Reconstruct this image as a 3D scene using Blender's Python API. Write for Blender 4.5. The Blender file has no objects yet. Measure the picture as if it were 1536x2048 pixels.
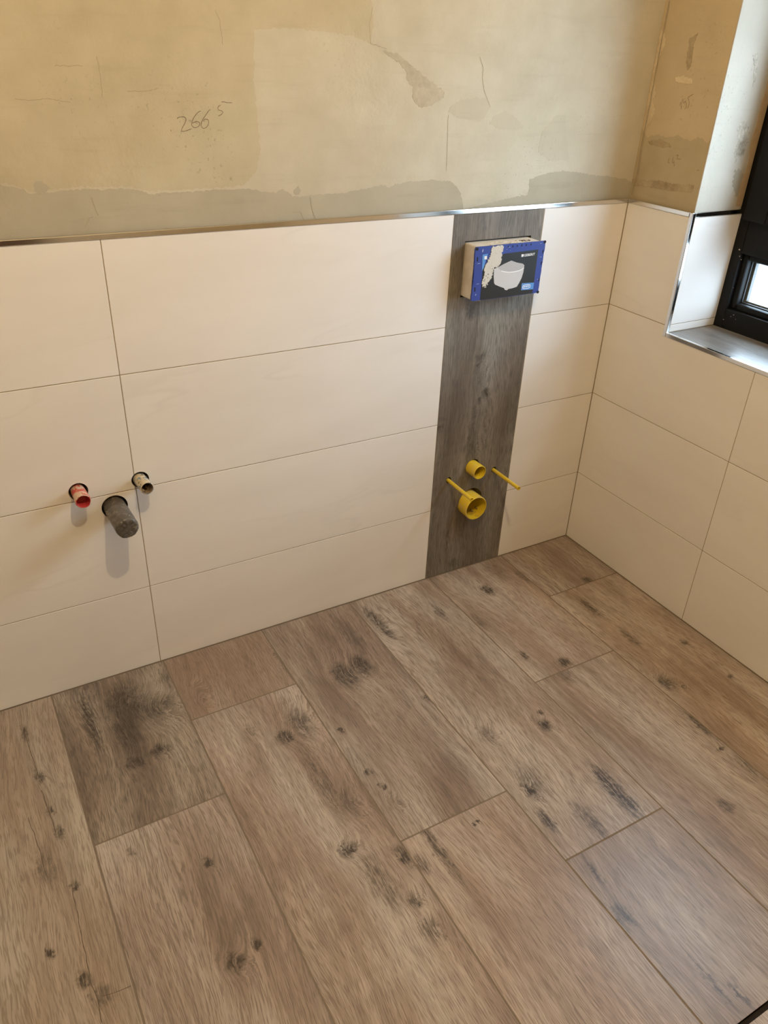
import bpy, bmesh, math, random
from mathutils import Vector, Matrix, noise as mnoise
from mathutils.geometry import delaunay_2d_cdt

# ------------------------------------------------------------------ camera
random.seed(7)
scene = bpy.context.scene
COL = scene.collection
YAW, PITCH, ROLL, FPX = 0.538751, -0.540298, 0.044247, 1565.30
cam_data = bpy.data.cameras.new('camera')
cam = bpy.data.objects.new('camera', cam_data)
COL.objects.link(cam)
fwd = Vector((math.sin(YAW)*math.cos(PITCH), math.cos(YAW)*math.cos(PITCH), math.sin(PITCH)))
rgt = Vector((math.cos(YAW), -math.sin(YAW), 0.0))
upv = rgt.cross(fwd)
rgt, upv = rgt*math.cos(ROLL) + upv*math.sin(ROLL), -rgt*math.sin(ROLL) + upv*math.cos(ROLL)
cam.matrix_world = Matrix(((rgt.x, upv.x, -fwd.x, -1.82842), (rgt.y, upv.y, -fwd.y, -1.74969),
                           (rgt.z, upv.z, -fwd.z, 1.52785), (0, 0, 0, 1)))
cam_data.sensor_fit = 'VERTICAL'
cam_data.sensor_height = 36.0
cam_data.lens = FPX / 2048.0 * 36.0
cam_data.clip_start = 0.02
scene.camera = cam

# ------------------------------------------------------------------ light and exposure
SKY_STRENGTH = 6.5
SKY_COLOR = (0.63, 0.80, 1.0)
BULB_POWER = 22.0
BULB_COLOR = (1.0, 0.745, 0.43)
EXPOSURE = 1.5
world = bpy.data.worlds.new('overcast_sky')
scene.world = world
world.use_nodes = True
wt = world.node_tree
wt.nodes.clear()
w_out = wt.nodes.new('ShaderNodeOutputWorld')
w_bg = wt.nodes.new('ShaderNodeBackground')
w_tc = wt.nodes.new('ShaderNodeTexCoord')
w_sep = wt.nodes.new('ShaderNodeSeparateXYZ')
w_map = wt.nodes.new('ShaderNodeMapRange')
w_map.inputs['From Min'].default_value = -1.0
w_map.inputs['From Max'].default_value = 1.0
w_ramp = wt.nodes.new('ShaderNodeValToRGB')
w_ramp.color_ramp.elements[0].position = 0.48       # pale ground below the horizon
w_ramp.color_ramp.elements[0].color = tuple(c*0.40 for c in SKY_COLOR) + (1,)
w_ramp.color_ramp.elements[1].position = 0.53       # even overcast sky above it
w_ramp.color_ramp.elements[1].color = SKY_COLOR + (1,)
wt.links.new(w_tc.outputs['Generated'], w_sep.inputs[0])
wt.links.new(w_sep.outputs['Z'], w_map.inputs['Value'])
wt.links.new(w_map.outputs['Result'], w_ramp.inputs['Fac'])
wt.links.new(w_ramp.outputs['Color'], w_bg.inputs['Color'])
w_bg.inputs['Strength'].default_value = 1.0 * SKY_STRENGTH
wt.links.new(w_bg.outputs['Background'], w_out.inputs['Surface'])
# sampling portal for the daylight that comes through the window (gives no light of its own)
pl = bpy.data.lights.new('window_portal', 'AREA')
pl.shape = 'RECTANGLE'
pl.size, pl.size_y = 1.08, 1.16
pl.cycles.is_portal = True
portal = bpy.data.objects.new('window_portal', pl)
COL.objects.link(portal)
portal.matrix_world = Matrix(((0, 0, 1, 0.290), (1, 0, 0, -0.755), (0, 1, 0, 1.39), (0, 0, 0, 1)))
scene.view_settings.view_transform = 'Standard'
scene.view_settings.look = 'None'
scene.view_settings.exposure = EXPOSURE
scene.view_settings.gamma = 1.0
scene.view_settings.use_curve_mapping = False
scene.cycles.use_denoising = True
scene.cycles.max_bounces = 6
scene.cycles.diffuse_bounces = 4
scene.cycles.glossy_bounces = 3
scene.cycles.use_light_tree = False
scene.cycles.caustics_reflective = False
scene.cycles.caustics_refractive = False
scene.cycles.transparent_max_bounces = 12

# ------------------------------------------------------------------ measured outlines (metres)
COAT_EDGE = [(-1.6665, 1.265), (-1.6452, 1.2606), (-1.6279, 1.2563), (-1.6178, 1.2467), (-1.5836, 1.247), (-1.5549, 1.2495), (-1.5212, 1.2509), (-1.4824, 1.2493), (-1.4425, 1.2486), (-1.4203, 1.2477), (-1.4024, 1.2431), (-1.3823, 1.2363), (-1.3505, 1.2379), (-1.3291, 1.237), (-1.3073, 1.239), (-1.2744, 1.2376), (-1.2296, 1.2378), (-1.1952, 1.2374), (-1.1755, 1.2376), (-1.1486, 1.2354), (-1.125, 1.2292), (-1.101, 1.2261), (-1.0861, 1.2339), (-1.0704, 1.2269), (-1.0582, 1.2167), (-1.0395, 1.2158), (-0.9886, 1.2179), (-0.9365, 1.2178), (-0.8832, 1.2244), (-0.8287, 1.2312), (-0.812, 1.2317), (-0.8034, 1.2257), (-0.7868, 1.2318), (-0.7444, 1.237), (-0.7009, 1.2377), (-0.6744, 1.2379), (-0.6563, 1.2349), (-0.6261, 1.2338), (-0.6065, 1.2213), (-0.5925, 1.2052), (-0.5821, 1.1805), (-0.5772, 1.1643), (-0.5412, 1.1686), (-0.4857, 1.177), (-0.4453, 1.1826), (-0.4042, 1.187), (-0.3708, 1.1905), (-0.3686, 1.2081), (-0.3718, 1.2269), (-0.3493, 1.2348), (-0.3026, 1.2432), (-0.2503, 1.2453), (-0.1951, 1.2398), (-0.1377, 1.2301), (-0.0899, 1.2272), (-0.0396, 1.2189)]
BACK_PATCH = [('dark', [(-1.6076, 1.2627), (-1.601, 1.2689), (-1.5897, 1.2703), (-1.5804, 1.2598), (-1.5772, 1.2569), (-1.5842, 1.2489), (-1.5977, 1.2458), (-1.6079, 1.2509)]), ('rough', [(-0.832, 1.5124), (-0.7934, 1.5069), (-0.7622, 1.4876), (-0.7237, 1.4655), (-0.6842, 1.4451), (-0.6604, 1.4312), (-0.6626, 1.4192), (-0.706, 1.3998), (-0.7314, 1.3997), (-0.7519, 1.4233), (-0.7498, 1.4397), (-0.7695, 1.4579), (-0.7671, 1.4694), (-0.7863, 1.487), (-0.8168, 1.5019)]), ('grey', [(-0.6411, 1.3999), (-0.6161, 1.4146), (-0.5765, 1.4197), (-0.5356, 1.42), (-0.5247, 1.4001), (-0.5339, 1.3799), (-0.5531, 1.3673), (-0.5846, 1.3725), (-0.6189, 1.3777), (-0.6468, 1.3901)]), ('grey', [(-0.521, 1.362), (-0.5094, 1.3798), (-0.4758, 1.3925), (-0.4451, 1.3797), (-0.4084, 1.356), (-0.4256, 1.3482), (-0.4837, 1.3488)]), ('yellow', [(-1.6658, 1.2686), (-1.6445, 1.2642), (-1.6273, 1.2599), (-1.617, 1.2512), (-1.5828, 1.2516), (-1.5542, 1.2542), (-1.5205, 1.2556), (-1.4817, 1.254), (-1.4197, 1.2525), (-1.3969, 1.2458), (-1.3818, 1.2412), (-1.3286, 1.2419), (-1.274, 1.2427), (-1.2292, 1.2429), (-1.1774, 1.2449), (-1.1445, 1.2704), (-1.1307, 1.3155), (-1.136, 1.3744), (-1.1406, 1.4403), (-1.1356, 1.5389), (-1.0616, 1.5462), (-0.9871, 1.5428), (-0.9155, 1.5382), (-0.8632, 1.5231), (-0.8573, 1.5682), (-0.8761, 1.6565), (-0.72, 2.0), (-1.1, 2.74), (-2.66, 2.74), (-2.66, 1.27)]), ('grey', [(-0.3524, 1.2933), (-0.3497, 1.3421), (-0.3041, 1.3846), (-0.2759, 1.3792), (-0.2619, 1.3302), (-0.2422, 1.2739), (-0.3058, 1.2727)]), ('dark', [(-1.0542, 1.2305), (-1.0453, 1.2376), (-1.0367, 1.2297), (-1.0419, 1.2192), (-1.0519, 1.2196)])]
BACK_PENCIL = [[(-1.3109, 1.3774), (-1.3076, 1.3801), (-1.3009, 1.381), (-1.2954, 1.3808), (-1.2921, 1.3773), (-1.2935, 1.3728), (-1.2966, 1.3674), (-1.3007, 1.362), (-1.3038, 1.3562), (-1.303, 1.3543), (-1.2984, 1.3543), (-1.291, 1.356), (-1.2825, 1.3587)], [(-1.2599, 1.3915), (-1.2642, 1.3903), (-1.2697, 1.3858), (-1.2749, 1.38), (-1.2791, 1.3737), (-1.2811, 1.3682), (-1.2805, 1.3641), (-1.2771, 1.3614), (-1.2719, 1.3611), (-1.2665, 1.3636), (-1.2639, 1.3672), (-1.2653, 1.3709), (-1.2704, 1.372), (-1.2752, 1.3709), (-1.28, 1.3693)], [(-1.2384, 1.3939), (-1.2416, 1.3935), (-1.2461, 1.3885), (-1.2519, 1.3817), (-1.2571, 1.3754), (-1.2606, 1.369), (-1.2607, 1.3635), (-1.2574, 1.3594), (-1.2521, 1.3603), (-1.2476, 1.3639), (-1.2449, 1.3689), (-1.2446, 1.3744), (-1.2487, 1.3766), (-1.2534, 1.3758), (-1.2563, 1.3726)], [(-1.2136, 1.4084), (-1.2094, 1.4087), (-1.2052, 1.408), (-1.201, 1.4073), (-1.1914, 1.4071)], [(-1.2161, 1.4027), (-1.2205, 1.4007), (-1.2229, 1.3971), (-1.221, 1.3935), (-1.2158, 1.3921), (-1.2125, 1.3898), (-1.2147, 1.3862), (-1.2197, 1.3834), (-1.2229, 1.3827)], [(-1.3266, 1.3573), (-1.3251, 1.3546)]]
RIGHT_PENCIL = [[(-0.1148, 1.4302), (-0.1136, 1.4233), (-0.1143, 1.4142), (-0.1166, 1.4051)], [(-0.111, 1.4208), (-0.1091, 1.4132)], [(-0.1163, 1.4281), (-0.1183, 1.4213), (-0.1227, 1.4205), (-0.1243, 1.4252), (-0.1299, 1.4187), (-0.1315, 1.4109), (-0.1278, 1.4066)], [(-0.1469, 1.4431), (-0.14, 1.4392), (-0.1306, 1.4336), (-0.1352, 1.4282), (-0.1385, 1.4216), (-0.1388, 1.4137), (-0.1354, 1.4089)], [(-0.1084, 1.2743), (-0.1092, 1.2806), (-0.1112, 1.2857)], [(-0.1093, 1.2742), (-0.1153, 1.2746)], [(-0.1237, 1.2903), (-0.1232, 1.2823), (-0.1236, 1.2762), (-0.1295, 1.2769)], [(-0.1281, 1.2816), (-0.1331, 1.2676)], [(-0.1319, 1.2949), (-0.1392, 1.2963), (-0.1367, 1.2876), (-0.1493, 1.2881)], [(-0.2117, 1.2675), (-0.2185, 1.2696)]]
RIGHT_COAT = [(0.0077, 1.3462), (-0.0167, 1.3259), (-0.033, 1.3336), (-0.0581, 1.3375), (-0.0828, 1.3345), (-0.1122, 1.3402), (-0.1267, 1.3429), (-0.1512, 1.3369), (-0.174, 1.3353), (-0.1863, 1.3431), (-0.1961, 1.3467), (-0.2122, 1.3411), (-0.2254, 1.3335), (-0.2326, 1.3419)]
RIGHT_PATCH = [('light', [(0.041, 1.4497), (0.044, 1.4892), (0.0558, 1.538), (0.0466, 1.5763), (0.037, 1.5839), (0.0038, 1.5768), (-0.0091, 1.5521), (-0.0015, 1.5319), (0.0101, 1.5112), (0.0094, 1.488), (0.0082, 1.4699), (-0.0054, 1.4365), (-0.0007, 1.4176), (-0.0167, 1.3973), (-0.0099, 1.3643), (0.0032, 1.3522), (0.017, 1.4083)]), ('rough', [(0.0115, 1.2144), (-0.0169, 1.2213), (-0.0433, 1.2178), (-0.0983, 1.227), (-0.1314, 1.2233), (-0.2131, 1.2324), (-0.2116, 1.213), (-0.1362, 1.2071), (-0.0387, 1.2041), (0.0025, 1.198)]), ('rough', [(-0.0961, 1.5659), (-0.1088, 1.5709), (-0.1207, 1.5782), (-0.114, 1.5542), (-0.1181, 1.5058), (-0.1103, 1.4956), (-0.1007, 1.515)]), ('light', [(-0.0749, 1.4778), (-0.1035, 1.4816), (-0.1302, 1.4779), (-0.1362, 1.4646), (-0.1052, 1.4642), (-0.0816, 1.468)]), ('rough', [(-0.0229, 1.3188), (-0.0608, 1.3282), (-0.103, 1.319), (-0.1084, 1.3142), (-0.0821, 1.3099), (-0.0292, 1.3111)])]
JAMB_PATCH = [('rough', [(0.1082, 1.3882), (0.1372, 1.3803), (0.1547, 1.3488), (0.1547, 1.3275), (0.1514, 1.3035), (0.127, 1.2879), (0.1118, 1.3097), (0.1163, 1.3361), (0.1015, 1.3625)]), ('dark', [(0.1313, 1.266), (0.1475, 1.2696), (0.1661, 1.2622), (0.181, 1.2422), (0.1905, 1.208), (0.1675, 1.1977), (0.1379, 1.2271)]), ('rough', [(0.0912, 1.5357), (0.1076, 1.5409), (0.126, 1.5078), (0.1238, 1.4834), (0.1215, 1.4637), (0.1103, 1.5002)])]
BACK_CRACK = [[(-1.4548, 1.4846), (-1.4533, 1.4699), (-1.4529, 1.4465), (-1.4538, 1.4142)], [(-0.646, 1.3827), (-0.6428, 1.3353), (-0.6409, 1.2943), (-0.6395, 1.2578)], [(-0.5682, 1.5061), (-0.5539, 1.4828), (-0.5548, 1.4637), (-0.5457, 1.4346), (-0.5226, 1.4001)], [(-0.8608, 1.5921), (-0.8681, 1.5583), (-0.8642, 1.5244), (-0.8233, 1.5149)], [(-1.2157, 1.5694), (-1.207, 1.5489), (-1.2034, 1.5105)], [(-1.5322, 1.4673), (-1.5056, 1.4671), (-1.4829, 1.4676)], [(-1.5227, 1.1779), (-1.512, 1.1959), (-1.5039, 1.1973)], [(-1.5012, 1.2349), (-1.4959, 1.2105), (-1.4927, 1.1987)], [(-1.0578, 1.1818), (-1.0401, 1.182), (-1.0303, 1.1637)], [(-1.0143, 1.2125), (-1.0094, 1.1848), (-0.9993, 1.1619)], [(-1.612, 1.4116), (-1.5864, 1.4092), (-1.5549, 1.4127), (-1.5154, 1.4062)], [(-1.4045, 1.4258), (-1.3603, 1.4271), (-1.3417, 1.4325)]]
KNOTS = [(-1.8738, -0.1076, 0.008, 0.03, 0.004, 0.8), (-1.8633, -0.2722, 0.01, 0.022, 0.006, 0.8), (-1.858, -0.3801, 0.008, 0.016, 0.004, 0.9), (-1.8516, -0.4474, 0.01, 0.02, 0.006, 0.7), (-1.8914, -0.5234, 0.02, 0.05, 0.006, 0.5), (-1.8464, -0.5956, 0.009, 0.012, 0.006, 1.0), (-1.8697, -0.7992, 0.012, 0.02, 0.006, 0.8), (-1.9154, -0.7181, 0.007, 0.012, 0.003, 0.9), (-1.8457, -0.8429, 0.02, 0.02, 0.004, 0.6), (-1.7204, -0.1376, 0.015, 0.12, 0.0, 0.8), (-1.6225, -0.1283, 0.05, 0.09, 0.02, 0.85), (-1.5613, -0.1702, 0.045, 0.05, 0.1, 0.7), (-1.5933, -0.3166, 0.025, 0.018, 0.02, 0.95), (-1.6544, -0.329, 0.03, 0.02, 0.015, 0.8), (-1.6498, -0.2129, 0.03, 0.1, 0.01, 0.7), (-1.506, -0.0708, 0.02, 0.03, 0.02, 0.4), (-1.5856, -0.6757, 0.01, 0.013, 0.012, 0.95), (-1.6107, -0.902, 0.018, 0.022, 0.03, 0.95), (-1.5627, -0.8892, 0.01, 0.013, 0.012, 0.8), (-1.7251, -0.5713, 0.008, 0.01, 0.005, 0.6), (-1.196, -0.1729, 0.006, 0.09, 0.0, 0.6), (-1.4482, -0.1978, 0.02, 0.06, 0.05, 0.15), (-1.2999, -0.4237, 0.022, 0.026, 0.04, 0.9), (-1.2449, -0.3945, 0.03, 0.05, 0.03, 0.55), (-1.2789, -0.586, 0.018, 0.13, 0.01, 0.5), (-1.3058, -0.7873, 0.022, 0.018, 0.03, 0.9), (-1.2072, -0.8566, 0.014, 0.03, 0.008, 0.9), (-1.2798, -0.8828, 0.025, 0.08, 0.01, 0.5), (-1.2395, -0.9557, 0.015, 0.02, 0.015, 0.7), (-1.2402, -1.0283, 0.02, 0.03, 0.015, 0.6), (-1.3692, -0.359, 0.012, 0.02, 0.01, 0.5), (-1.2483, -0.6836, 0.02, 0.04, 0.03, 0.45), (-1.0594, -0.2892, 0.035, 0.05, 0.05, 0.95), (-1.0026, -0.2722, 0.03, 0.05, 0.02, 0.8), (-1.1609, -0.4675, 0.007, 0.007, 0.002, 1.0), (-1.1647, -0.6205, 0.009, 0.011, 0.006, 0.95), (-1.154, -0.6734, 0.009, 0.011, 0.006, 0.9), (-1.1482, -0.7205, 0.015, 0.03, 0.02, 0.3), (-0.9673, -0.1422, 0.03, 0.1, 0.005, 0.4), (-1.1301, -0.8665, 0.012, 0.1, 0.004, 0.7), (-1.0065, -0.8657, 0.005, 0.006, 0.001, 1.0), (-1.0206, -0.8657, 0.004, 0.005, 0.001, 1.0), (-1.181, -0.8954, 0.012, 0.03, 0.004, 0.6), (-0.8596, -0.1655, 0.018, 0.05, 0.03, 0.9), (-0.8668, -0.0998, 0.014, 0.06, 0.01, 0.8), (-0.8998, -0.4708, 0.012, 0.016, 0.01, 0.9), (-0.6773, -0.6996, 0.018, 0.022, 0.025, 0.9), (-0.6576, -0.6592, 0.008, 0.01, 0.005, 0.9), (-0.8499, -0.8485, 0.014, 0.028, 0.02, 1.0), (-0.8654, -0.9358, 0.012, 0.035, 0.004, 0.95), (-0.6621, -0.9524, 0.022, 0.1, 0.01, 0.95), (-0.8336, -0.6573, 0.02, 0.03, 0.03, 0.45), (-0.7755, -0.9803, 0.02, 0.06, 0.004, 0.6), (-0.6655, -0.1738, 0.012, 0.05, 0.008, 0.6), (-0.5815, -0.2717, 0.014, 0.04, 0.006, 0.5), (-0.8269, -0.8237, 0.03, 0.05, 0.004, 0.5), (-0.8589, -1.0875, 0.006, 0.035, 0.002, 0.8), (-0.8757, -1.188, 0.018, 0.03, 0.012, 0.7), (-0.7917, -1.4137, 0.006, 0.03, 0.003, 0.7), (-0.8202, -1.3667, 0.006, 0.06, 0.002, 0.6), (-0.4607, -0.145, 0.016, 0.03, 0.015, 0.9), (-0.469, -0.5338, 0.02, 0.022, 0.02, 1.0), (-0.5535, -0.459, 0.012, 0.024, 0.006, 0.85), (-0.3699, -0.0636, 0.03, 0.06, 0.006, 0.4), (-0.3109, -0.1256, 0.01, 0.05, 0.0, 0.5), (-0.4583, -1.104, 0.016, 0.022, 0.008, 0.75), (-0.3249, -0.9741, 0.014, 0.006, 0.01, 0.7), (-0.3063, -0.8925, 0.012, 0.06, 0.0, 0.8), (-0.5017, -0.576, 0.025, 0.03, 0.004, 0.5), (-0.3122, -1.0414, 0.014, 0.05, 0.0, 0.5), (-0.1227, -0.2519, 0.018, 0.018, 0.012, 1.0), (-0.2652, -0.7345, 0.022, 0.032, 0.06, 0.8), (-0.2315, -0.7699, 0.008, 0.01, 0.006, 0.8), (-0.0771, -0.6344, 0.012, 0.016, 0.006, 0.7), (-0.0745, -0.8027, 0.009, 0.014, 0.004, 0.8), (-0.2196, -0.3704, 0.014, 0.06, 0.004, 0.7), (-0.2119, -0.5397, 0.014, 0.06, 0.004, 0.6), (-0.0787, -0.3367, 0.02, 0.06, 0.01, 0.25)]
FLOOR_CRACK = [[(-1.8738, -0.1076), (-1.869, -0.2078), (-1.8633, -0.2722)], [(-1.866, -0.31), (-1.862, -0.378), (-1.8574, -0.4444)], [(-1.9032, -0.3759), (-1.8981, -0.4584), (-1.8951, -0.5214)], [(-1.8527, -0.6024), (-1.8546, -0.6628), (-1.8564, -0.7198), (-1.8563, -0.7695), (-1.8593, -0.81), (-1.8556, -0.8475), (-1.8579, -0.8901)], [(-1.8461, -0.8447), (-1.8245, -0.8493), (-1.7958, -0.8516)]]
STRIP_KNOTS = [(-0.479, 0.7533, 0.016, 0.012, 0.015, 0.8), (-0.4836, 0.73, 0.006, 0.012, 0.006, 0.9), (-0.4822, 0.6915, 0.016, 0.045, 0.04, 0.1), (-0.4436, 0.6353, 0.016, 0.014, 0.01, 1.0), (-0.4628, 0.612, 0.008, 0.014, 0.006, 0.95), (-0.4788, 0.5486, 0.006, 0.07, 0.0, 0.7), (-0.4825, 0.4605, 0.012, 0.07, 0.004, 0.6), (-0.6015, 0.55, 0.016, 0.01, 0.0, 0.9), (-0.5958, 0.5757, 0.02, 0.008, 0.0, 0.5), (-0.4572, 0.4862, 0.02, 0.09, 0.02, 0.0), (-0.5347, 0.1392, 0.006, 0.06, 0.0, 0.7), (-0.5043, 0.0291, 0.018, 0.02, 0.01, 0.7), (-0.4697, 0.4472, 0.012, 0.06, 0.01, 0.6), (-0.5316, 0.8897, 0.014, 0.02, 0.01, 0.7), (-0.5189, 1.1291, 0.014, 0.03, 0.006, 0.35)]
LID = [(0.3319, 0.4109), (0.422, 0.356), (0.5215, 0.3075), (0.6044, 0.3561), (0.6958, 0.3895), (0.7212, 0.4207), (0.7207, 0.4601), (0.6879, 0.4899), (0.654, 0.5082), (0.5665, 0.5194), (0.4959, 0.5157), (0.442, 0.4974), (0.3882, 0.4736)]
BOWL = [(0.2823, 0.4321), (0.3319, 0.4109), (0.3882, 0.4736), (0.442, 0.4974), (0.4959, 0.5157), (0.5665, 0.5194), (0.654, 0.5082), (0.6879, 0.4899), (0.7207, 0.4601), (0.7229, 0.4378), (0.7208, 0.5511), (0.705, 0.6642), (0.6775, 0.7535), (0.648, 0.8257), (0.5775, 0.8446), (0.5239, 0.8482), (0.5078, 0.8694), (0.4756, 0.8585), (0.4592, 0.8208), (0.3943, 0.7819), (0.3205, 0.7305), (0.3053, 0.6996), (0.2912, 0.5839)]
BLACK = [(0.1163, 1.0017), (0.1172, 0.6384), (0.1276, 0.385), (0.3661, 0.1864), (0.4135, 0.1435), (0.9006, 0.1255), (0.9088, 0.7752), (0.9168, 0.9991)]
TEXT = [(0.6608, 0.2579), (0.6913, 0.2559), (0.6961, 0.2598), (0.8605, 0.2442), (0.8559, 0.2029)]
LABEL = [(0.7062, 0.7695), (0.9046, 0.7628), (0.9093, 0.8889), (0.7099, 0.8825)]
OVAL = [(0.787, 0.8191), (0.8541, 0.8088), (0.7824, 0.7747)]
SMEAR = [(0.2363, 0.0087), (0.3841, -0.0128), (0.3934, 0.0511), (0.378, 0.1771), (0.377, 0.3285), (0.3319, 0.4109), (0.2975, 0.4065), (0.28, 0.4595), (0.2669, 0.5806), (0.2297, 0.6658), (0.1853, 0.7794), (0.1403, 0.7439), (0.1214, 0.639), (0.1511, 0.4979), (0.136, 0.386), (0.1784, 0.2614), (0.2119, 0.1373), (0.2139, 0.0429)]
BLUELEFT = [(0.1012, 0.1461), (0.1786, 0.1336), (0.1533, 0.2584), (0.136, 0.386), (0.1147, 0.4489)]
WHITESQ = [(0.1301, 0.1758), (0.1663, 0.1746), (0.1701, 0.2357), (0.1336, 0.2347)]
PIPES = {'rodL': [(-0.5526, 0.0, 0.3597), (-0.5535, -0.1285, 0.3583)], 'rodR': [(-0.3772, 0.0, 0.3567), (-0.3781, -0.133, 0.3558)], 'flush': [(-0.4662, -0.0, 0.3878), (-0.466, -0.043, 0.3881)], 'drainY': [(-0.4648, -0.0, 0.2574), (-0.4644, -0.043, 0.2577)], 'red': [(-1.6303, 0.0, 0.584), (-1.6294, -0.052, 0.5842)], 'white': [(-1.4844, 0.0, 0.5819), (-1.481, -0.0515, 0.5835)], 'grey': [(-1.5538, 0.0, 0.5212), (-1.5505, -0.114, 0.5224)]}

# ------------------------------------------------------------------ helpers
def mesh_obj(name, bm, mat, parent=None, smooth=False):
    me = bpy.data.meshes.new(name)
    bmesh.ops.recalc_face_normals(bm, faces=bm.faces[:])
    bm.to_mesh(me)
    bm.free()
    if smooth:
        for p in me.polygons:
            p.use_smooth = True
    if mat is not None:
        me.materials.append(mat)
    o = bpy.data.objects.new(name, me)
    COL.objects.link(o)
    if parent is not None:
        o.parent = parent
    return o

def empty(name, loc):
    o = bpy.data.objects.new(name, None)
    o.empty_display_size = 0.05
    COL.objects.link(o)
    o.location = loc
    bpy.context.view_layer.update()
    return o

def attach(o, parent):
    """parent while keeping world coordinates (parents here are only translated)"""
    o.parent = parent
    o.matrix_parent_inverse = Matrix.Translation(-Vector(parent.location))
    return o

def stuff(o, parent):
    o['kind'] = 'stuff'
    return attach(o, parent)

def tag(o, label, cat, group=None, kind=None):
    o['label'] = label
    o['category'] = cat
    if group: o['group'] = group
    if kind: o['kind'] = kind
    return o

def add_box(bm, x0, x1, y0, y1, z0, z1, bevel=0.0, segs=1):
    v = [bm.verts.new(p) for p in ((x0,y0,z0),(x1,y0,z0),(x1,y1,z0),(x0,y1,z0),(x0,y0,z1),(x1,y0,z1),(x1,y1,z1),(x0,y1,z1))]
    fs = [bm.faces.new([v[i] for i in q]) for q in ((3,2,1,0),(4,5,6,7),(0,1,5,4),(1,2,6,5),(2,3,7,6),(3,0,4,7))]
    if bevel > 0:
        es = list({e for f in fs for e in f.edges})
        bmesh.ops.bevel(bm, geom=es, offset=bevel, segments=segs, affect='EDGES', profile=0.5)

def box_obj(name, x0, x1, y0, y1, z0, z1, mat, parent=None, bevel=0.0, segs=1):
    """box with its origin at its own centre"""
    bm = bmesh.new()
    cx, cy, cz = (x0+x1)/2, (y0+y1)/2, (z0+z1)/2
    add_box(bm, x0-cx, x1-cx, y0-cy, y1-cy, z0-cz, z1-cz, bevel, segs)
    o = mesh_obj(name, bm, mat)
    o.location = (cx, cy, cz)
    if parent is not None:
        attach(o, parent)
    return o

def cut(objs, cutters):
    """boolean subtraction baked into the meshes; cutters are bmesh builders in world space"""
    bm = bmesh.new()
    for c in cutters: c(bm)
    bmesh.ops.recalc_face_normals(bm, faces=bm.faces[:])
    me = bpy.data.meshes.new('cut'); bm.to_mesh(me); bm.free()
    co = bpy.data.objects.new('cut', me); COL.objects.link(co)
    for o in objs:
        md = o.modifiers.new('cut', 'BOOLEAN'); md.operation = 'DIFFERENCE'; md.solver = 'EXACT'; md.object = co
    bpy.context.view_layer.update()
    dg = bpy.context.evaluated_depsgraph_get()
    for o in objs:
        nm = bpy.data.meshes.new_from_object(o.evaluated_get(dg))
        o.modifiers.clear()
        nm.name = o.data.name
        o.data = nm
    bpy.data.objects.remove(co)

def cyl_cutter(x, z, r, y0=-0.03, y1=0.09, n=40):
    def f(bm):
        a = [bm.verts.new((x+r*math.cos(2*math.pi*i/n), y0, z+r*math.sin(2*math.pi*i/n))) for i in range(n)]
        b = [bm.verts.new((v.co.x, y1, v.co.z)) for v in a]
        bm.faces.new(a); bm.faces.new(list(reversed(b)))
        for i in range(n):
            bm.faces.new((a[i], b[i], b[(i+1)%n], a[(i+1)%n]))
    return f

def box_cutter(*b):
    return lambda bm: add_box(bm, *b)

def lathe(bm, base, tip, prof, n=32, close=False, jitter=0.0, seed=0):
    """revolve (t along base->tip in metres, r) profile about the axis"""
    base, tip = Vector(base), Vector(tip)
    ax = (tip-base).normalized()
    s = ax.cross(Vector((0,0,1)) if abs(ax.z) < .9 else Vector((1,0,0))).normalized(); u = s.cross(ax)
    rings = []
    for k, (t, r) in enumerate(prof):
        if r < 1e-6:
            rings.append([bm.verts.new(base+ax*t)]); continue
        ring = []
        for i in range(n):
            a = 2*math.pi*i/n
            rr = r
            if jitter: rr += jitter*(mnoise.noise(Vector((math.cos(a)*2.2+seed, math.sin(a)*2.2, t*60+k*.05))))
            ring.append(bm.verts.new(base+ax*t+(s*math.cos(a)+u*math.sin(a))*rr))
        rings.append(ring)
    for a, b in zip(rings, rings[1:]):
        if len(a) == 1 and len(b) == 1: continue
        for i in range(n):
            j = (i+1) % n
            if len(a) == 1: bm.faces.new((a[0], b[i], b[j]))
            elif len(b) == 1: bm.faces.new((a[i], b[0], a[j]))
            else: bm.faces.new((a[i], b[i], b[j], a[j]))

def rough_poly(pts, step=0.006, amp=0.0015, seed=0.0, closed=True):
    out = []
    n = len(pts)
    for i in range(n if closed else n-1):
        a, b = Vector(pts[i]), Vector(pts[(i+1) % n])
        d = b-a; L = d.length
        if L < 1e-6: continue
        nrm = Vector((-d.y, d.x))/L
        k = max(1, int(L/step))
        for q in range(k):
            p = a+d*(q/k)
            o = mnoise.noise(Vector((p.x*170+seed, p.y*170, seed)))*amp + mnoise.noise(Vector((p.x*500, p.y*500+seed, 3.1)))*amp*.6
            out.append((p+nrm*o)[:])
    if not closed: out.append(tuple(pts[-1]))
    return out

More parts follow.
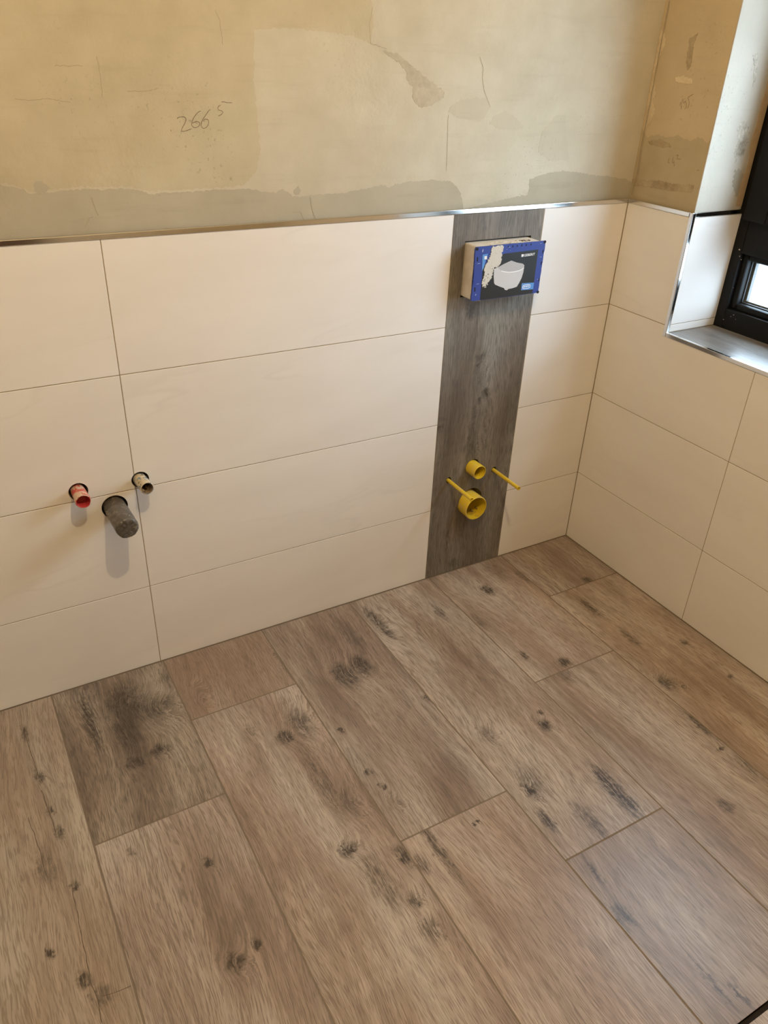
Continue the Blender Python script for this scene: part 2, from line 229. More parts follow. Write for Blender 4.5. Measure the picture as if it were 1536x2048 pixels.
def plate_from_poly(name, poly, to3, n3, thick, mat, parent, grid=0.06):
    """flat outline (2D) -> thin solid with an even triangulation; to3 maps 2D to 3D, n3 = outward normal"""
    N = Vector(n3)
    m = len(poly)
    xs = [p[0] for p in poly]; ys = [p[1] for p in poly]
    pts = [Vector(p) for p in poly]
    gx = min(xs)+grid*.5
    while gx < max(xs):
        gy = min(ys)+grid*.5
        while gy < max(ys):
            pts.append(Vector((gx, gy))); gy += grid
        gx += grid
    vs, es, fs, *_ = delaunay_2d_cdt(pts, [(i, (i+1) % m) for i in range(m)], [list(range(m))], 1, 1e-7)
    bm = bmesh.new()
    hi = [bm.verts.new(Vector(to3(p[:]))+N*thick) for p in vs]
    for f in fs:
        try: bm.faces.new([hi[i] for i in f])
        except ValueError: pass
    bmesh.ops.delete(bm, geom=[v for v in bm.verts if not v.link_faces], context='VERTS')
    for e in [e for e in bm.edges if len(e.link_faces) == 1]:
        a_, b_ = e.verts
        lo = [bm.verts.new(v.co-N*thick) for v in (a_, b_)]
        bm.faces.new((a_, b_, lo[1], lo[0]))
    bmesh.ops.remove_doubles(bm, verts=bm.verts[:], dist=1e-6)
    for f in bm.faces: f.normal_update()
    o = mesh_obj(name, bm, mat)
    return attach(o, parent)

def ribbon(bm, pts, w, to3, n3, lift):
    N = Vector(n3)
    P = [Vector(p) for p in pts]
    # smooth a little
    Q = []
    for i in range(len(P)-1):
        p0 = P[max(i-1, 0)]; p1 = P[i]; p2 = P[i+1]; p3 = P[min(i+2, len(P)-1)]
        for s in range(4):
            t = s/4
            Q.append(0.5*((2*p1)+(p2-p0)*t+(2*p0-5*p1+4*p2-p3)*t*t+(3*p1-p0-3*p2+p3)*t*t*t))
    Q.append(P[-1])
    prev = None
    for i, q in enumerate(Q):
        d = (Q[min(i+1, len(Q)-1)]-Q[max(i-1, 0)])
        if d.length < 1e-9: continue
        d.normalize()
        nn = Vector((-d.y, d.x))*w*.5*(0.75+.5*random.random())
        a = bm.verts.new(Vector(to3((q+nn)[:]))+N*lift); b = bm.verts.new(Vector(to3((q-nn)[:]))+N*lift)
        if prev: bm.faces.new((prev[0], prev[1], b, a))
        prev = (a, b)

# ------------------------------------------------------------------ node helpers
class Tree:
    def __init__(self, tree): self.t = tree
    def new(self, kind, **attrs):
        n = self.t.nodes.new(kind)
        for k, v in attrs.items(): setattr(n, k, v)
        return n
    def put(self, sock, val):
        if val is None: return
        if hasattr(val, 'is_output') or isinstance(val, bpy.types.NodeSocket): self.t.links.new(val, sock)
        else: sock.default_value = val
    def math(self, op, a, b=None, c=None, clamp=False):
        n = self.new('ShaderNodeMath', operation=op, use_clamp=clamp)
        self.put(n.inputs[0], a); self.put(n.inputs[1], b); self.put(n.inputs[2], c)
        return n.outputs[0]
    def xyz(self, x, y, z=0.0):
        n = self.new('ShaderNodeCombineXYZ')
        self.put(n.inputs[0], x); self.put(n.inputs[1], y); self.put(n.inputs[2], z)
        return n.outputs[0]
    def sep(self, v):
        n = self.new('ShaderNodeSeparateXYZ'); self.put(n.inputs[0], v); return n.outputs
    def vmath(self, op, a, b=None):
        n = self.new('ShaderNodeVectorMath', operation=op)
        self.put(n.inputs[0], a); self.put(n.inputs[1], b)
        return n.outputs['Value'] if op in ('LENGTH', 'DOT_PRODUCT') else n.outputs[0]
    def noise(self, v, scale=1.0, detail=2.0, rough=0.5, dist=0.0):
        n = self.new('ShaderNodeTexNoise', noise_dimensions='3D')
        self.put(n.inputs['Vector'], v)
        n.inputs['Scale'].default_value = scale; n.inputs['Detail'].default_value = detail
        n.inputs['Roughness'].default_value = rough; n.inputs['Distortion'].default_value = dist
        return n.outputs[0]
    def remap(self, v, a, b, c=0.0, d=1.0, smooth=False):
        n = self.new('ShaderNodeMapRange', clamp=True)
        if smooth: n.interpolation_type = 'SMOOTHSTEP'
        self.put(n.inputs['Value'], v)
        for k, q in zip(('From Min', 'From Max', 'To Min', 'To Max'), (a, b, c, d)): n.inputs[k].default_value = q
        return n.outputs[0]
    def mix(self, f, a, b, mode='MIX'):
        n = self.new('ShaderNodeMix', data_type='RGBA', blend_type=mode)
        n.clamp_factor = True
        self.put(n.inputs[0], f); self.put(n.inputs[6], a); self.put(n.inputs[7], b)
        return n.outputs[2]
    def bump(self, h, strength, dist, normal=None):
        n = self.new('ShaderNodeBump')
        n.inputs['Strength'].default_value = strength; n.inputs['Distance'].default_value = dist
        self.put(n.inputs['Height'], h)
        if normal is not None: self.put(n.inputs['Normal'], normal)
        return n.outputs[0]

def material(name):
    m = bpy.data.materials.new(name); m.use_nodes = True
    t = m.node_tree; t.nodes.clear()
    T = Tree(t)
    out = T.new('ShaderNodeOutputMaterial'); b = T.new('ShaderNodeBsdfPrincipled')
    t.links.new(b.outputs[0], out.inputs[0])
    return m, T, b

def C(r, g, b): return (r, g, b, 1.0)

def simple(name, col, rough=0.5, metal=0.0, var=0.0, scale=40.0, bump=0.0, col2=None, spec=0.5, thr=(0.45, 0.6)):
    m, T, b = material(name)
    co = T.new('ShaderNodeTexCoord').outputs['Object']
    n = T.noise(co, scale, 3, 0.6)
    if col2 is not None:
        T.put(b.inputs['Base Color'], T.mix(T.remap(n, thr[0], thr[1]), C(*col), C(*col2)))
    elif var > 0:
        T.put(b.inputs['Base Color'], T.mix(n, C(*[c*(1-var) for c in col]), C(*[min(1, c*(1+var)) for c in col])))
    else:
        b.inputs['Base Color'].default_value = C(*col)
    b.inputs['Roughness'].default_value = rough
    b.inputs['Metallic'].default_value = metal
    b.inputs['Specular IOR Level'].default_value = spec
    if bump > 0: T.put(b.inputs['Normal'], T.bump(n, bump, 0.002))
    return m

# -- group: one knot / dark streak
kg = bpy.data.node_groups.new('wood_knot', 'ShaderNodeTree')
kg.interface.new_socket('Vector', in_out='INPUT', socket_type='NodeSocketVector')
kg.interface.new_socket('Centre', in_out='INPUT', socket_type='NodeSocketVector')
kg.interface.new_socket('InvSize', in_out='INPUT', socket_type='NodeSocketVector')
kg.interface.new_socket('Amp', in_out='INPUT', socket_type='NodeSocketFloat')
kg.interface.new_socket('Dark', in_out='INPUT', socket_type='NodeSocketFloat')
kg.interface.new_socket('HeightIn', in_out='INPUT', socket_type='NodeSocketFloat')
kg.interface.new_socket('DarkIn', in_out='INPUT', socket_type='NodeSocketFloat')
kg.interface.new_socket('Height', in_out='OUTPUT', socket_type='NodeSocketFloat')
kg.interface.new_socket('Mask', in_out='OUTPUT', socket_type='NodeSocketFloat')
KT = Tree(kg)
gi = KT.new('NodeGroupInput'); go = KT.new('NodeGroupOutput')
dv = KT.vmath('MULTIPLY', KT.vmath('SUBTRACT', gi.outputs['Vector'], gi.outputs['Centre']), gi.outputs['InvSize'])
ln = KT.vmath('LENGTH', dv)
g2 = KT.math('EXPONENT', KT.math('MULTIPLY', KT.math('MULTIPLY', ln, ln), -0.55))
KT.put(go.inputs['Height'], KT.math('ADD', gi.outputs['HeightIn'], KT.math('MULTIPLY', g2, KT.math('MULTIPLY', gi.outputs['Amp'], 0.6))))
core = KT.math('MULTIPLY', KT.remap(ln, 1.45, 0.35, 0, 1, True), gi.outputs['Dark'])
KT.put(go.inputs['Mask'], KT.math('MAXIMUM', gi.outputs['DarkIn'], core))

# -- group: printed wood decor, grain along local Y
wg = bpy.data.node_groups.new('wood_decor', 'ShaderNodeTree')
for nm, ty in (('Vector', 'NodeSocketVector'), ('Seed', 'NodeSocketVector'), ('Height', 'NodeSocketFloat'), ('Dark', 'NodeSocketFloat'),
               ('ColDark', 'NodeSocketColor'), ('ColMid', 'NodeSocketColor'), ('ColLight', 'NodeSocketColor'), ('ColKnot', 'NodeSocketColor')):
    wg.interface.new_socket(nm, in_out='INPUT', socket_type=ty)
wg.interface.new_socket('Color', in_out='OUTPUT', socket_type='NodeSocketColor')
wg.interface.new_socket('Relief', in_out='OUTPUT', socket_type='NodeSocketFloat')
W = Tree(wg)
gi = W.new('NodeGroupInput'); go = W.new('NodeGroupOutput')
x, y, _ = W.sep(gi.outputs['Vector'])
sx, sy, sz = W.sep(gi.outputs['Seed'])
def wv(a, sa, b, sb): return W.xyz(W.math('ADD', W.math('MULTIPLY', a, sa), sx), W.math('ADD', W.math('MULTIPLY', b, sb), sy), sz)
low = W.math('MULTIPLY', W.math('SUBTRACT', W.noise(wv(x, 4.0, y, 1.1), 1, 2), 0.5), 0.14)
low2 = W.math('MULTIPLY', W.math('SUBTRACT', W.noise(wv(x, 18.0, y, 4.0), 1, 2), 0.5), 0.018)
low3 = W.math('MULTIPLY', W.math('SUBTRACT', W.noise(wv(x, 110.0, y, 30.0), 1, 1), 0.5), 0.0011)
f = W.math('ADD', W.math('ADD', W.math('ADD', x, low), W.math('ADD', low2, low3)), gi.outputs['Height'])
fine = W.noise(wv(f, 480.0, y, 18.0), 1, 2, 0.7)
mid = W.noise(wv(f, 60.0, y, 1.6), 1, 3, 0.55)
patch = W.noise(wv(x, 9.0, y, 2.6), 1, 3, 0.5)
pores = W.remap(W.noise(wv(f, 560.0, y, 27.0), 1, 1, 0.6), 0.51, 0.60)
saw = W.math('PINGPONG', W.math('MULTIPLY', f, 95.0), 0.5)
lines = W.remap(saw, 0.0, 0.16, 1.0, 0.0)
lmask = W.remap(W.noise(wv(f, 30.0, y, 3.0), 1, 2), 0.50, 0.66)
lines = W.math('MULTIPLY', lines, lmask)
t = W.math('ADD', 0.5, W.math('MULTIPLY', W.math('SUBTRACT', mid, 0.5), 0.9))
t = W.math('ADD', t, W.math('MULTIPLY', W.math('SUBTRACT', fine, 0.5), 0.85))
t = W.math('ADD', t, W.math('MULTIPLY', W.math('SUBTRACT', patch, 0.5), 1.7))
c1 = W.mix(W.remap(t, -0.10, 0.52), gi.outputs['ColDark'], gi.outputs['ColMid'])
c1 = W.mix(W.remap(t, 0.48, 0.95), c1, gi.outputs['ColLight'])
hue = W.remap(W.noise(wv(x, 11.0, y, 2.4), 1, 2), 0.38, 0.62)
c1 = W.mix(1.0, c1, W.mix(hue, C(1.04, 0.985, 0.96), C(0.965, 0.985, 1.0)), 'MULTIPLY')
c1 = W.mix(W.math('MULTIPLY', pores, 0.55), c1, W.mix(0.35, gi.outputs['ColDark'], gi.outputs['ColKnot']))
c1 = W.mix(W.math('MULTIPLY', lines, 0.55), c1, gi.outputs['ColDark'])
brk = W.remap(W.math('ADD', W.math('MULTIPLY', fine, 0.65), W.math('MULTIPLY', W.noise(wv(f, 190.0, y, 60.0), 1, 3, .7), 0.65)), 0.52, 0.78, 1.7, 0.35)
dk = W.math('MULTIPLY', gi.outputs['Dark'], brk, clamp=True)
c1 = W.mix(dk, c1, gi.outputs['ColKnot'])
W.put(go.inputs['Color'], c1)
rel = W.noise(wv(W.math('ADD', x, low3), 300.0, y, 12.0), 1, 2, 0.6)
W.put(go.inputs['Relief'], rel)

def wood_material(name, knots, seed, dark, mid, light, knot=(0.048, 0.036, 0.027), rough=0.34, rot=False, relief=0.35):
    """knots: (cx, cy, rx, ry, amp, dark) in plank-local metres, grain along local Y (local Z when rot)"""
    m, T, b = material(name)
    co = T.new('ShaderNodeTexCoord').outputs['Object']
    X, Y, Z = T.sep(co)
    v = T.xyz(X, Z if rot else Y, 0.0)
    wob = T.noise(T.vmath('ADD', v, (seed[0], seed[1], 0.0)), 45.0, 3, 0.6)
    wx = T.math('MULTIPLY', T.math('SUBTRACT', wob, 0.5), 0.026)
    wb2 = T.math('MULTIPLY', T.math('SUBTRACT', T.noise(v, 150.0, 2, 0.6), 0.5), 0.016)
    vk = T.vmath('ADD', v, T.xyz(T.math('ADD', wx, wb2), T.math('SUBTRACT', T.math('MULTIPLY', wx, -1.6), wb2), 0.0)) if knots else v
    h, d = 0.0, 0.0
    for (kx, ky, rx, ry, amp, dk) in knots:
        g = T.new('ShaderNodeGroup'); g.node_tree = kg
        T.put(g.inputs['Vector'], vk)
        g.inputs['Centre'].default_value = (kx, ky, 0)
        g.inputs['InvSize'].default_value = (1/rx, 1/ry, 0)
        g.inputs['Amp'].default_value = amp
        g.inputs['Dark'].default_value = dk*0.85
        T.put(g.inputs['HeightIn'], h); T.put(g.inputs['DarkIn'], d)
        h, d = g.outputs['Height'], g.outputs['Mask']
    g = T.new('ShaderNodeGroup'); g.node_tree = wg
    T.put(g.inputs['Vector'], v); g.inputs['Seed'].default_value = seed
    T.put(g.inputs['Height'], h); T.put(g.inputs['Dark'], d)
    g.inputs['ColDark'].default_value = C(*dark); g.inputs['ColMid'].default_value = C(*mid)
    g.inputs['ColLight'].default_value = C(*light); g.inputs['ColKnot'].default_value = C(*knot)
    T.put(b.inputs['Base Color'], g.outputs['Color'])
    b.inputs['Roughness'].default_value = rough
    T.put(b.inputs['Normal'], T.bump(g.outputs['Relief'], relief, 0.0006))
    return m

def tile_material(name, seed):
    m, T, b = material(name)
    co = T.vmath('ADD', T.new('ShaderNodeTexCoord').outputs['Object'], seed)
    X, Y, Z = T.sep(co)
    a = T.math('ADD', X, Y)
    # faint marbled clouds and a few diagonal veins
    v = T.xyz(T.math('ADD', T.math('MULTIPLY', a, 2.2), T.math('MULTIPLY', Z, -2.6)), T.math('MULTIPLY', Z, 7.0), seed[2])
    n = T.noise(v, 1.0, 3, 0.55)
    vein = T.remap(T.math('ABSOLUTE', T.math('SUBTRACT', n, 0.5)), 0.0, 0.035, 1.0, 0.0, True)
    vm = T.math('MULTIPLY', vein, T.remap(T.noise(v, 0.7, 2), 0.5, 0.7))
    col = T.mix(T.remap(n, 0.35, 0.7), C(0.755, 0.73, 0.705), C(0.795, 0.775, 0.755))
    col = T.mix(T.math('MULTIPLY', vm, 0.17), col, C(0.56, 0.54, 0.50))
    T.put(b.inputs['Base Color'], col)
    b.inputs['Roughness'].default_value = 0.42
    b.inputs['Specular IOR Level'].default_value = 0.4
    return m

def plaster_material(name, ca, cb, grain=0.5, scale=1.0, spots=0.0, fine=False):
    m, T, b = material(name)
    co = T.new('ShaderNodeTexCoord').outputs['Object']
    big = T.noise(co, 2.6*scale, 3, 0.55)
    med = T.noise(co, 14*scale, 3, 0.6)
    X, Y, Z = T.sep(co)
    trow = T.noise(T.xyz(T.math('MULTIPLY', T.math('ADD', X, Y), 5.0), T.math('MULTIPLY', Z, 46.0), T.math('MULTIPLY', Y, 3.0)), 1, 4, 0.6)
    f = T.math('ADD', T.math('MULTIPLY', big, 0.62), T.math('MULTIPLY', med, 0.38))
    col = T.mix(T.remap(f, 0.36, 0.64), C(*ca), C(*cb))
    # small pits and grit, gathered in places
    area = T.remap(T.noise(co, 3.4, 3, 0.5), 0.52, 0.66)
    pit = T.math('MULTIPLY', T.remap(T.noise(co, 150, 2, 0.5), 0.64, 0.72), area)
    col = T.mix(T.math('MULTIPLY', pit, 0.38), col, C(*[c*0.45 for c in ca]))
    streak = T.math('MULTIPLY', T.remap(trow, 0.56, 0.72), 0.16)
    col = T.mix(streak, col, C(*[c*0.72 for c in ca]))
    T.put(b.inputs['Base Color'], col)
    b.inputs['Roughness'].default_value = 0.88
    b.inputs['Specular IOR Level'].default_value = 0.15
    amp = T.remap(T.noise(co, 4.2, 2, 0.5), 0.50, 0.68, 0.22, 1.0)
    h = T.math('MULTIPLY', T.noise(co, 34*min(scale, 2.5), 5, 0.6), amp)
    T.put(b.inputs['Normal'], T.bump(h, min(1.0, grain), 0.0042))
    return m

# ------------------------------------------------------------------ materials
M_COAT = plaster_material('plaster_upper_coat', (0.480, 0.440, 0.340), (0.575, 0.540, 0.440), 0.8)
M_YELLOW = plaster_material('plaster_yellow', (0.450, 0.400, 0.283), (0.540, 0.488, 0.362), 0.8)
M_GREYPL = plaster_material('plaster_grey_base', (0.395, 0.362, 0.280), (0.460, 0.428, 0.340), 0.5)
M_LIGHTPL = plaster_material('plaster_light_skim', (0.515, 0.472, 0.368), (0.585, 0.545, 0.440), 0.7)
M_PATCHGREY = plaster_material('plaster_grey_patch', (0.470, 0.432, 0.335), (0.530, 0.493, 0.392), 0.7)
M_PATCHROUGH = plaster_material('plaster_rough_patch', (0.40, 0.355, 0.265), (0.54, 0.49, 0.38), 1.0, 5.0)
M_RIGHTPL = plaster_material('plaster_right_wall', (0.47, 0.385, 0.255), (0.55, 0.455, 0.31), 0.5)  # tanner than the back wall: warm lamplight put into the plaster colour
M_RIGHTGREY = plaster_material('plaster_right_base', (0.40, 0.335, 0.225), (0.46, 0.39, 0.265), 0.45)  # same lamplight tan mixed into the base plaster
M_JAMBPL = plaster_material('plaster_window_reveal', (0.44, 0.405, 0.34), (0.50, 0.465, 0.40), 0.5)
M_ROOM = simple('plaster_room', (0.55, 0.48, 0.36), 0.9, var=0.06, scale=3.0)
M_CEIL = simple('ceiling_paint', (0.72, 0.69, 0.62), 0.9, var=0.04)
M_GROUT = simple('wall_grout', (0.33, 0.27, 0.185), 0.9, var=0.15, scale=60)
M_FGROUT = simple('floor_grout', (0.19, 0.148, 0.112), 0.9, var=0.15, scale=60)
M_DARKGAP = simple('open_gap', (0.02, 0.015, 0.012), 0.95, var=0.2)
M_CHROME = simple('polished_chrome', (0.78, 0.76, 0.73), 0.12, metal=1.0, var=0.02, scale=20)
M_PENCIL = simple('pencil', (0.17, 0.13, 0.085), 0.8, var=0.3, scale=300)
M_CRACK = simple('plaster_crack', (0.35, 0.30, 0.205), 0.95, var=0.3, scale=200)
M_BLACKFR = simple('black_window_frame', (0.006, 0.0055, 0.005), 0.5, var=0.3, scale=30, bump=0.05, spec=0.2)
M_SPACER = simple('grey_spacer', (0.13, 0.13, 0.125), 0.4, var=0.05)
M_GASKET = simple('rubber_gasket', (0.03, 0.03, 0.032), 0.5, var=0.1)
M_DOOR = simple('brown_door', (0.10, 0.055, 0.03), 0.45, var=0.2, scale=8)

# obscured window glass: mostly clear to light, pebbled reflections
M_GLASS = bpy.data.materials.new('pebbled_glass'); M_GLASS.use_nodes = True
gt = M_GLASS.node_tree; gt.nodes.clear(); G = Tree(gt)
o_ = G.new('ShaderNodeOutputMaterial'); tr = G.new('ShaderNodeBsdfTransparent'); gl = G.new('ShaderNodeBsdfGlossy'); mx = G.new('ShaderNodeMixShader')
fr = G.new('ShaderNodeLayerWeight'); fr.inputs['Blend'].default_value = 0.5
fac = G.math('ADD', 0.04, G.math('MULTIPLY', G.math('POWER', fr.outputs['Facing'], 5.0), 0.6))
co = G.new('ShaderNodeTexCoord').outputs['Object']
nb = G.bump(G.noise(co, 220, 2, 0.5), 0.6, 0.003)
G.put(gl.inputs['Normal'], nb); gl.inputs['Roughness'].default_value = 0.06
tr.inputs['Color'].default_value = C(0.93, 0.95, 0.94)
gt.links.new(fac, mx.inputs[0]); gt.links.new(tr.outputs[0], mx.inputs[1]); gt.links.new(gl.outputs[0], mx.inputs[2])
gt.links.new(mx.outputs[0], o_.inputs[0])

# ------------------------------------------------------------------ the room
RX0, RY0, RZ1 = -2.665, -2.60, 2.75
Z1, Z2, Z3, ZT = 0.2628, 0.5602, 0.8560, 1.1530
XS0, XS1 = -0.6109, -0.3109
XA = -1.4978
YW0, YW1 = -0.240, -1.270            # window reveal (tiled faces)
ZS = 0.8350                          # sill top

floor = box_obj('floor', RX0-.1, 0.31, RY0-.1, 0.25, -0.12, -0.010, M_DARKGAP)
tag(floor, 'floor laid with grey-brown wood-look plank tiles', 'floor', kind='structure')
wall_back = box_obj('wall_back', RX0-.1, 0.31, 0.010, 0.25, -0.02, RZ1+.05, M_GREYPL)
tag(wall_back, 'back wall, white tiles below and bare beige plaster above', 'wall', kind='structure')
bm = bmesh.new()
WX0, WX1 = 0.010, 0.285
OY0, OY1, OZ0, OZ1 = -0.231, -1.279, 0.825, 1.955
add_box(bm, WX0, WX1, OY0, 0.010, -0.02, RZ1+.05)
add_box(bm, WX0, WX1, RY0-.1, OY1, -0.02, RZ1+.05)
add_box(bm, WX0, WX1, OY1, OY0, -0.02, OZ0)
add_box(bm, WX0, WX1, OY1, OY0, OZ1, RZ1+.05)
wall_right = mesh_obj('wall_right', bm, M_RIGHTGREY)
tag(wall_right, 'right wall with the window, tiled below and plaster above in a painted lamplight tan', 'wall', kind='structure')
wall_left = box_obj('wall_left', RX0-.1, RX0, RY0, 0.010, -0.010, RZ1, M_ROOM)
tag(wall_left, 'plain plastered wall at the left end of the room', 'wall', kind='structure')
wall_front = box_obj('wall_front', RX0, 0.010, RY0-.1, RY0, -0.010, RZ1, M_ROOM)
tag(wall_front, 'plain plastered wall behind the camera with the door', 'wall', kind='structure')
ceiling = box_obj('ceiling', RX0-.1, 0.31, RY0-.1, 0.25, RZ1, RZ1+.1, M_CEIL)
tag(ceiling, 'plain pale ceiling above the room', 'ceiling', kind='structure')
door = empty('door_1', (-1.75, RY0, 0.0))
tag(door, 'dark brown door in the wall behind the camera', 'door', kind='structure')
attach(box_obj('door_leaf', -2.15, -1.35, RY0+.001, RY0+.04, 0.005, 2.0, M_DOOR, bevel=.003), door)
for a in ((-2.22, -2.15, 0.0, 2.07), (-1.35, -1.28, 0.0, 2.07), (-2.15, -1.35, 2.0, 2.07)):
    attach(box_obj('door_frame', a[0], a[1], RY0+.001, RY0+.05, a[2], a[3], M_DOOR, bevel=.003), door)
hb = bmesh.new(); lathe(hb, (-1.43, RY0+.04, 1.03), (-1.43, RY0+.1, 1.03), [(0, 0), (0, .01), (.05, .01), (.05, 0)], 16); add_box(hb, -1.55, -1.42, RY0+.085, RY0+.1, 1.02, 1.04, .004)
attach(mesh_obj('door_handle', hb, M_CHROME), door)

# ------------------------------------------------------------------ floor planks
XJ = [RX0+.004, -2.3883, -2.0900, -1.7917, -1.4920, -1.1940, -0.8973, -0.5976, -0.2992, -0.0015]
CUTS = [(-0.35,), (-0.80,), (-1.20,), (-0.517,), (-0.258,), (-0.8228,), (-1.0352,), (-0.5605,), (-0.2645,)]
GAP0, GAP1 = -1.446, -1.4565
for yy in ((GAP0, 0.008), (RY0, GAP1)):
    box_obj('grout', RX0, 0.008, yy[0], yy[1], -0.010, -0.0007, M_FGROUT, floor)
BASES = [((0.165, 0.121, 0.092), (0.345, 0.280, 0.233), (0.500, 0.430, 0.374)),
         ((0.150, 0.112, 0.088), (0.322, 0.262, 0.220), (0.480, 0.413, 0.360)),
         ((0.182, 0.132, 0.100), (0.372, 0.300, 0.249), (0.520, 0.445, 0.386))]
ji = 0
for ci in range(9):
    x0, x1 = XJ[ci]+.0018, XJ[ci+1]-.0018
    ys = [0.0-.0012] + list(CUTS[ci]) + [GAP0]
    runs = list(zip(ys, ys[1:])) + [(GAP1, RY0+.9-.3*(ci % 3)), (RY0+.9-.3*(ci % 3), RY0+.002)]
    for ri, (ya, yb) in enumerate(runs):
        ya, yb = ya-.0018 if ya not in (GAP1,) else ya, yb+.0018 if yb not in (GAP0,) else yb
        cx, cy = (x0+x1)/2, (ya+yb)/2
        kn = [(k[0]-cx, k[1]-cy, k[2], k[3], k[4], k[5]) for k in KNOTS if x0-.002 <= k[0] <= x1+.002 and yb-.002 <= k[1] <= ya+.002]
        dk, md, lt = BASES[(ci*2+ri) % 3]
        relief = 0.35
        if (ci, ri) == (2, 0): dk, md, lt = (0.215, 0.168, 0.128), (0.345, 0.283, 0.226), (0.440, 0.375, 0.310)
        if (ci, ri) == (3, 0): dk, md, lt = (0.085, 0.068, 0.055), (0.235, 0.190, 0.152), (0.430, 0.365, 0.295)
        if (ci, ri) == (4, 0): dk, md, lt = (0.190, 0.135, 0.098), (0.295, 0.222, 0.170), (0.370, 0.292, 0.230)
        mat = wood_material('wood_look_tile', kn, (3.7*ci+11*ri+.3, 2.9*ci+5.3*ri, 1.3*ci+ri*.7), dk, md, lt, relief=relief)
        o = box_obj('plank', x0, x1, yb, ya, -0.010, 0.0, mat, floor, bevel=.0005)
bm = bmesh.new()
for l in FLOOR_CRACK: ribbon(bm, rough_poly(l, .015, .003, 4.0, False), .0014, lambda p: (p[0], p[1], 0.0), (0, 0, 1), .00025)
stuff(mesh_obj('printed_crack', bm, simple('printed_crack', (0.10, 0.07, 0.048), .6, var=.3, scale=100)), floor)

# ------------------------------------------------------------------ back wall tiles
J = 0.001                           # half joint
box_back_grout = box_obj('grout', RX0, 0.010, 0.0009, 0.0105, 0.0, ZT, M_GROUT, wall_back)
rows = [(0.0005, Z1), (Z1, Z2), (Z2, Z3), (Z3, ZT+.001)]
cols = [(RX0+.001, XA-.897), (XA-.897, XA), (XA, XS0+.0003), (XS1-.0003, -0.0005)]
back_tiles = []
k = 0
for (za, zb) in rows:
    for (xa, xb) in cols:
        k += 1
        mt = tile_material('white_marbled_tile', (k*1.37, k*2.11, k*.73))
        back_tiles.append(box_obj('tile', xa+J, xb-J, 0.0, 0.009, za+J, zb-J, mt, wall_back, bevel=.0006))
cxs, czs = (XS0+XS1)/2, (0.0005+ZT)/2
strip_mat = wood_material('grey_wood_strip', [(q[0]-cxs, q[1]-czs, q[2], q[3], q[4], q[5]*.75) for q in STRIP_KNOTS], (41.3, 7.7, 3.1),
                          (0.085, 0.072, 0.058), (0.175, 0.155, 0.130), (0.280, 0.255, 0.218), knot=(0.04, 0.032, 0.024), rough=.5, rot=True, relief=.3)
strip = box_obj('wood_look_plank', XS0+J*.7, XS1-J*.7, 0.0, 0.009, 0.0005+J, ZT, strip_mat, wall_back, bevel=.0005)
# holes for pipes and the cistern cover
P = PIPES
HOLES = [(P['red'][0], .0225, 0, .001), (P['white'][0], .0215, 0, .001), (P['grey'][0], .0315, 0, .002), (P['rodL'][0], .0095, 0, .002), (P['rodR'][0], .0095, 0, .002),
         (P['flush'][0], .0262, .002, .001), (P['drainY'][0], .0455, .006, .006)]
cutters = [cyl_cutter(h[0][0]+h[2], h[0][2]+h[3], h[1]) for h in HOLES]
BX0, BX1, BZ0, BZ1 = -0.5665, -0.3515, 0.939, 1.080
cutters.append(box_cutter(BX0-.003, BX1+.004, -0.03, 0.09, BZ0-.003, BZ1+.0045))
cut([strip, box_back_grout, wall_back], cutters)
cut([t for t in back_tiles if t.location.x < -1.0 and .3 < t.location.z < .8], cutters[:3])
# darkness behind the holes is the real depth of the wall
# plaster coat above the tiles, ragged at its lower edge
bk = lambda p: (p[0], 0.0105, p[1])
edge = [(RX0, 1.262)] + COAT_EDGE + [(-0.020, 1.2180), (0.010, 1.208)]
edge = rough_poly(edge, .004, .0035, 1.0, False) + [(0.010, RZ1), (RX0, RZ1)]
plate_from_poly('plaster_coat', edge, bk, (0, -1, 0), 0.0008, M_COAT, wall_back)
PM = {'dark': M_GREYPL, 'rough': M_PATCHROUGH, 'grey': M_PATCHGREY, 'light': M_LIGHTPL, 'yellow': M_YELLOW}
for i, (kd, pts) in enumerate(BACK_PATCH):
    plate_from_poly('plaster_patch', rough_poly(pts, .0045, .0040, 9.0+i), lambda p: (p[0], 0.0097, p[1]), (0, -1, 0), 0.0004 if kd != 'yellow' else 0.00025, PM[kd], wall_back)
bm = bmesh.new()
for l in BACK_PENCIL: ribbon(bm, l, .0011, lambda p: (p[0], 0.0094, p[1]), (0, -1, 0), .0003)
stuff(mesh_obj('pencil_writing', bm, M_PENCIL), wall_back)
for l in BACK_CRACK:
    bm = bmesh.new(); ribbon(bm, rough_poly(l, .004, .002, 2.0, False), .0010, lambda p: (p[0], 0.0097 if p[1] > 1.25 else 0.0100, p[1]), (0, -1, 0), .0004)
    attach(mesh_obj('crack', bm, M_CRACK), wall_back)

# ------------------------------------------------------------------ right wall tiles
opening = [box_cutter(-0.05, 0.4, YW1, YW0, ZS-.010, 2.2)]
rg = box_obj('grout', 0.0009, 0.0105, RY0, 0.001, 0.0, ZT, M_GROUT, wall_right)
yj = [-0.0005, -0.5507, -1.4480, -2.3450, RY0]
rt = []
for ri_, (za, zb) in enumerate(rows):
    for a, b in zip(yj, yj[1:]):
        if ri_ == 3 and a == -0.5507:            # the window takes this one up to its far side
            a = YW1-.002
        k += 1
        if ri_ == 3 and b == -0.5507: b = YW0+.002
        rt.append(box_obj('tile', 0.0, 0.009, b+J, a-J, za+J, zb-J, tile_material('white_marbled_tile', (k*1.37, k*2.11, k*.73)), wall_right, bevel=.0006))
cut([t for t in rt if .6 < t.location.z < .8 and t.location.y > -1.3] + [rg], opening)
